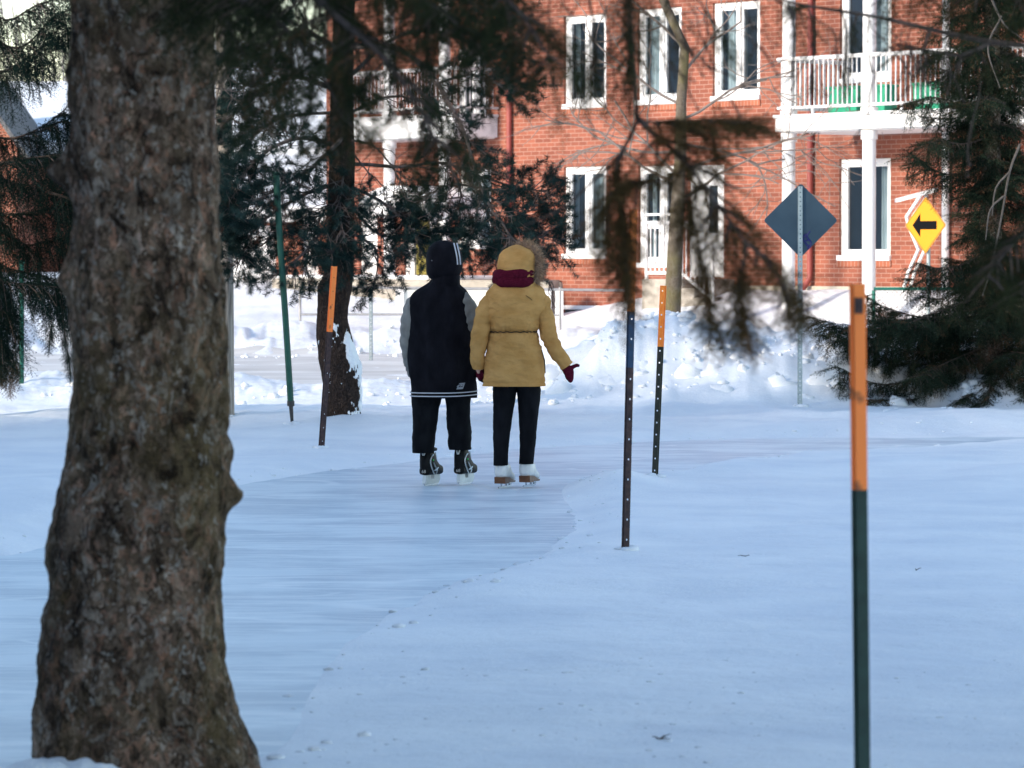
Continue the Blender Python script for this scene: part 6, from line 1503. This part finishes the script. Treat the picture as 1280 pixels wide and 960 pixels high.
# leggings
g = Geo()
shell(g, [(Zp(582), X(626), 0, .056, .058), (Zp(565), X(626), 0, .055, .06), (Zp(548), X(626.5), 0, .063, .068), (Zp(535), X(627.5), 0, .067, .07), (Zp(520), X(628.5), 0, .073, .078), (Zp(503), X(630), 0, .082, .09), (Zp(487), X(631), 0, .092, .105), (Zp(472), X(634), 0, .10, .12)], 44, 31, .004, (14, 14, 18), 2.0)
shell(g, [(Zp(580), X(657.8), 0, .054, .058), (Zp(565), X(659), 0, .056, .06), (Zp(548), X(660), 0, .063, .068), (Zp(535), X(660), 0, .067, .07), (Zp(520), X(660.5), 0, .073, .078), (Zp(503), X(661), 0, .083, .09), (Zp(487), X(661), 0, .092, .105), (Zp(472), X(656), 0, .10, .12)], 44, 32, .004, (14, 14, 18), 2.0)
g.build('leggings', LEG, F_, smooth=True)
# white figure skates
YW2 = R(20)
for sx, zz0 in ((625.2, 0), (656, .010)):
    o_ = np.array([X(sx), -.035, zz0]); sk = empty('skate', (0, 0, 0)); sk.parent = F_
    g = Geo(); boot(g, [(-.010, .10, .17, .022), (.0, .078, .188, .046), (.03, .075, .196, .054), (.08, .072, .192, .056), (.115, .066, .165, .050), (.15, .058, .130, .044), (.19, .052, .112, .044), (.225, .050, .098, .038), (.245, .055, .085, .018)], 0, YW2, o_); g.build('boot', WHB, sk, smooth=True)
    g = Geo(); footprism(g, [(-.006, .036), (.070, .036), (.080, .044), (.10, .044), (.14, .038), (.212, .038), (.220, .050), (.19, .053), (.15, .060), (.10, .078), (.0, .086), (-.010, .082)], YW2, o_, .043); g.build('sole', BRN, sk, bevel=.006)
    g = Geo()
    for a in (.03, .135, .20): footprism(g, [(a - .008, .0375), (a + .008, .0375), (a + .005, .014), (a - .005, .014)], YW2, o_, .006)
    g.build('stanchion', STEEL, sk)
    g = Geo(); footprism(g, [(-.045, .006), (-.035, -.002), (.20, -.002), (.235, .006), (.248, .022), (.240, .030), (.222, .016), (-.03, .014)], YW2, o_, .0025); g.build('blade', STEEL, sk)
body(F_, X(643), .98, 1.45, (X(647), .01, Zp(333)), [(X(624), 0, 1.40), (X(601), -.03, 1.15), (X(598), .01, .92), (X(600.5), .06, .83)], [(X(666), 0, 1.40), (X(687), -.03, 1.13), (X(706), -.02, .935), (X(712), -.015, .86)],
     [[(X(633), 0, .95), (X(627.5), 0, .5), (X(626), 0, .17)], [(X(654), 0, .95), (X(660), 0, .5), (X(658), 0, .17)]], hy)

# ================================================================== snow clods along the ploughed bank and ice edge, and litter
rs = np.random.default_rng(77); g = Geo()
def clod(c, s, sd):
    u = np.arange(9) / 9 * 2 * math.pi; v = np.linspace(.2, math.pi - .2, 6); U, V_ = np.meshgrid(u, v); n = np.stack([np.cos(U) * np.sin(V_), np.sin(U) * np.sin(V_), np.cos(V_)], -1)
    P = np.array(c) + n * np.array(s) * (1 + .75 * fbm(n * 1.9 + sd * 3.3, 3, 5))[..., None]; i = np.arange(5)[:, None] * 9; j = np.arange(9)[None, :]; j2 = (j + 1) % 9
    g.add(P.reshape(-1, 3), np.stack([i + j, i + 9 + j, i + 9 + j2, i + j2], -1).reshape(-1, 4)); g.ngon(P[0]); g.ngon(P[-1][::-1])
xs = rs.uniform(-.6, 6.2, 620); ys_ = rs.normal(43.8, .9, 620); zs_ = ground_z(xs, ys_)
for k in range(620):
    s = .018 + .06 * rs.uniform() ** 4; clod((xs[k], ys_[k], zs_[k] - s * .1), (s * rs.uniform(.8, 1.4), s, s * rs.uniform(.6, .9)), k)
for (px, py, s) in [(735, 440, .20), (715, 455, .16), (690, 470, .22), (668, 478, .18), (930, 420, .14), (1030, 475, .22), (1055, 485, .17), (975, 480, .15), (860, 470, .16), (800, 460, .15), (765, 480, .14), (1010, 500, .10), (890, 465, .14), (905, 490, .12), (700, 490, .15), (1120, 505, .1)]:
    h_ = ghit(px, py, 38, 50); clod(h_ + [0, .1, -s * .25], (s * 1.3, s, s * .85), px)
xs = rs.uniform(-6, 1, 260); ys_ = rs.choice([44.6, 57.6, 58.6], 260) + rs.normal(0, .5, 260); zs_ = ground_z(xs, ys_)
for k in range(260): s = .015 + .06 * rs.uniform() ** 3; clod((xs[k], ys_[k], zs_[k] + s * .2), (s, s, s * .7), k + 900)
# crumbs thrown along the ice edge
for k in range(420):
    i = rs.integers(1, len(ICEP) - 1); a = ICEP[i] * (1 - (t := rs.uniform())) + ICEP[(i + 1) % len(ICEP)] * t
    if a[1] < 9 or a[1] > 40: continue
    x, y = a + rs.normal(size=2) * .16; s = .006 + .022 * rs.uniform() ** 4; clod((x, y, gz(x, y) + s * .1), (s * 1.3, s, s * .6), k + 2000)
for k in range(700):
    y = 9.3 + 7 * rs.uniform() ** 1.6; x = rs.uniform(-.09, .15) * y; s = .0025 + .009 * rs.uniform() ** 5
    if sdist(np.array([x]), np.array([y]))[0] < .05: continue
    clod((x, y, gz(x, y) + s * .05), (s * 1.5, s * 1.2, s * .5), k + 4000)
for nm in ('marker_stake', 'marker_stake.001', 'marker_stake.002', 'green_pole', 'road_sign', 'utility_pole'):
    b_ = bpy.data.objects[nm].location; R0 = .11 if nm == 'utility_pole' else .035
    for k in range(9):
        a = rs.uniform(0, 6.28); s = rs.uniform(.018, .036); clod((b_.x + math.cos(a) * R0 * 1.2, b_.y + math.sin(a) * R0 * 1.2, gz(b_.x, b_.y) + s * .05), (s * 1.6, s * 1.4, s * .7), k + 6000)
tag(g.build('snow_clods', SNOW, smooth=True), 'loose clods and crumbs of snow on the ploughed bank and ice edge', None, None, 'stuff')
for i, (px, py, lab) in enumerate([(825, 926, 'small spruce sprig lying on the snow nearest the camera'), (932, 696, 'tiny dark twig lying on the open snow right of the blue banded stake'), (1145, 714, 'tiny dark twig lying on the snow right of the nearest stake')]):
    h_ = ghit(px, py); o = Geo(); rr = np.random.default_rng(i); 
    for k in range(7 if i == 0 else 2):
        a = rr.uniform(0, 6.28); l = rr.uniform(.015, .045); d = np.array([math.cos(a), .4 * math.sin(a), rr.uniform(.0, .5)]) * l; o.tube([(0, 0, .004), d * .6 + [0, 0, .006], d + [0, 0, .004]], [.0022, .0018, .001], 4)
    tag(o.build('fallen_twig', TWIGW, loc=h_), lab, 'twig')
# ================================================================== light, sky, camera
SUN_EL = R(18); AZ = np.array([.82, .57])
AZ = AZ / np.linalg.norm(AZ)
trav = Vector((AZ[0] * math.cos(SUN_EL), AZ[1] * math.cos(SUN_EL), -math.sin(SUN_EL)))
sl = bpy.data.lights.new('sun', 'SUN'); sl.energy = 2.0; sl.angle = R(7); sl.color = (1, .86, .70)
so = bpy.data.objects.new('sun', sl); col.objects.link(so); so.rotation_euler = trav.to_track_quat('-Z', 'Y').to_euler(); so.location = (-20, -10, 20)
w = bpy.data.worlds.new('World'); sc.world = w; w.use_nodes = True
nt = w.node_tree; bg = nt.nodes['Background']; sky = nt.nodes.new('ShaderNodeTexSky'); sky.sky_type = 'NISHITA'; sky.sun_disc = False
sky.sun_elevation = SUN_EL; sky.sun_rotation = math.atan2(-AZ[0], -AZ[1]); sky.air_density = 1.0; sky.dust_density = .35; sky.ozone_density = .35
nt.links.new(sky.outputs[0], bg.inputs[0]); bg.inputs[1].default_value = .15
cam = bpy.data.cameras.new('camera'); co = bpy.data.objects.new('camera', cam); col.objects.link(co); sc.camera = co
co.location = (0, 0, CAMH); co.rotation_euler = (math.pi / 2 - PITCH, 0, 0)
cam.sensor_width = 36; cam.lens = 36 * FPX / 1280; cam.clip_end = 3000; cam.clip_start = .1
cam.dof.use_dof = True; cam.dof.focus_distance = 28.9; cam.dof.aperture_fstop = 7.2
vs = sc.view_settings; vs.view_transform = 'Standard'; vs.look = 'None'; vs.gamma = 1; vs.exposure = 1.35
sc.cycles.use_denoising = True; sc.cycles.max_bounces = 6; sc.cycles.transparent_max_bounces = 8
sc.cycles.sample_clamp_indirect = 6
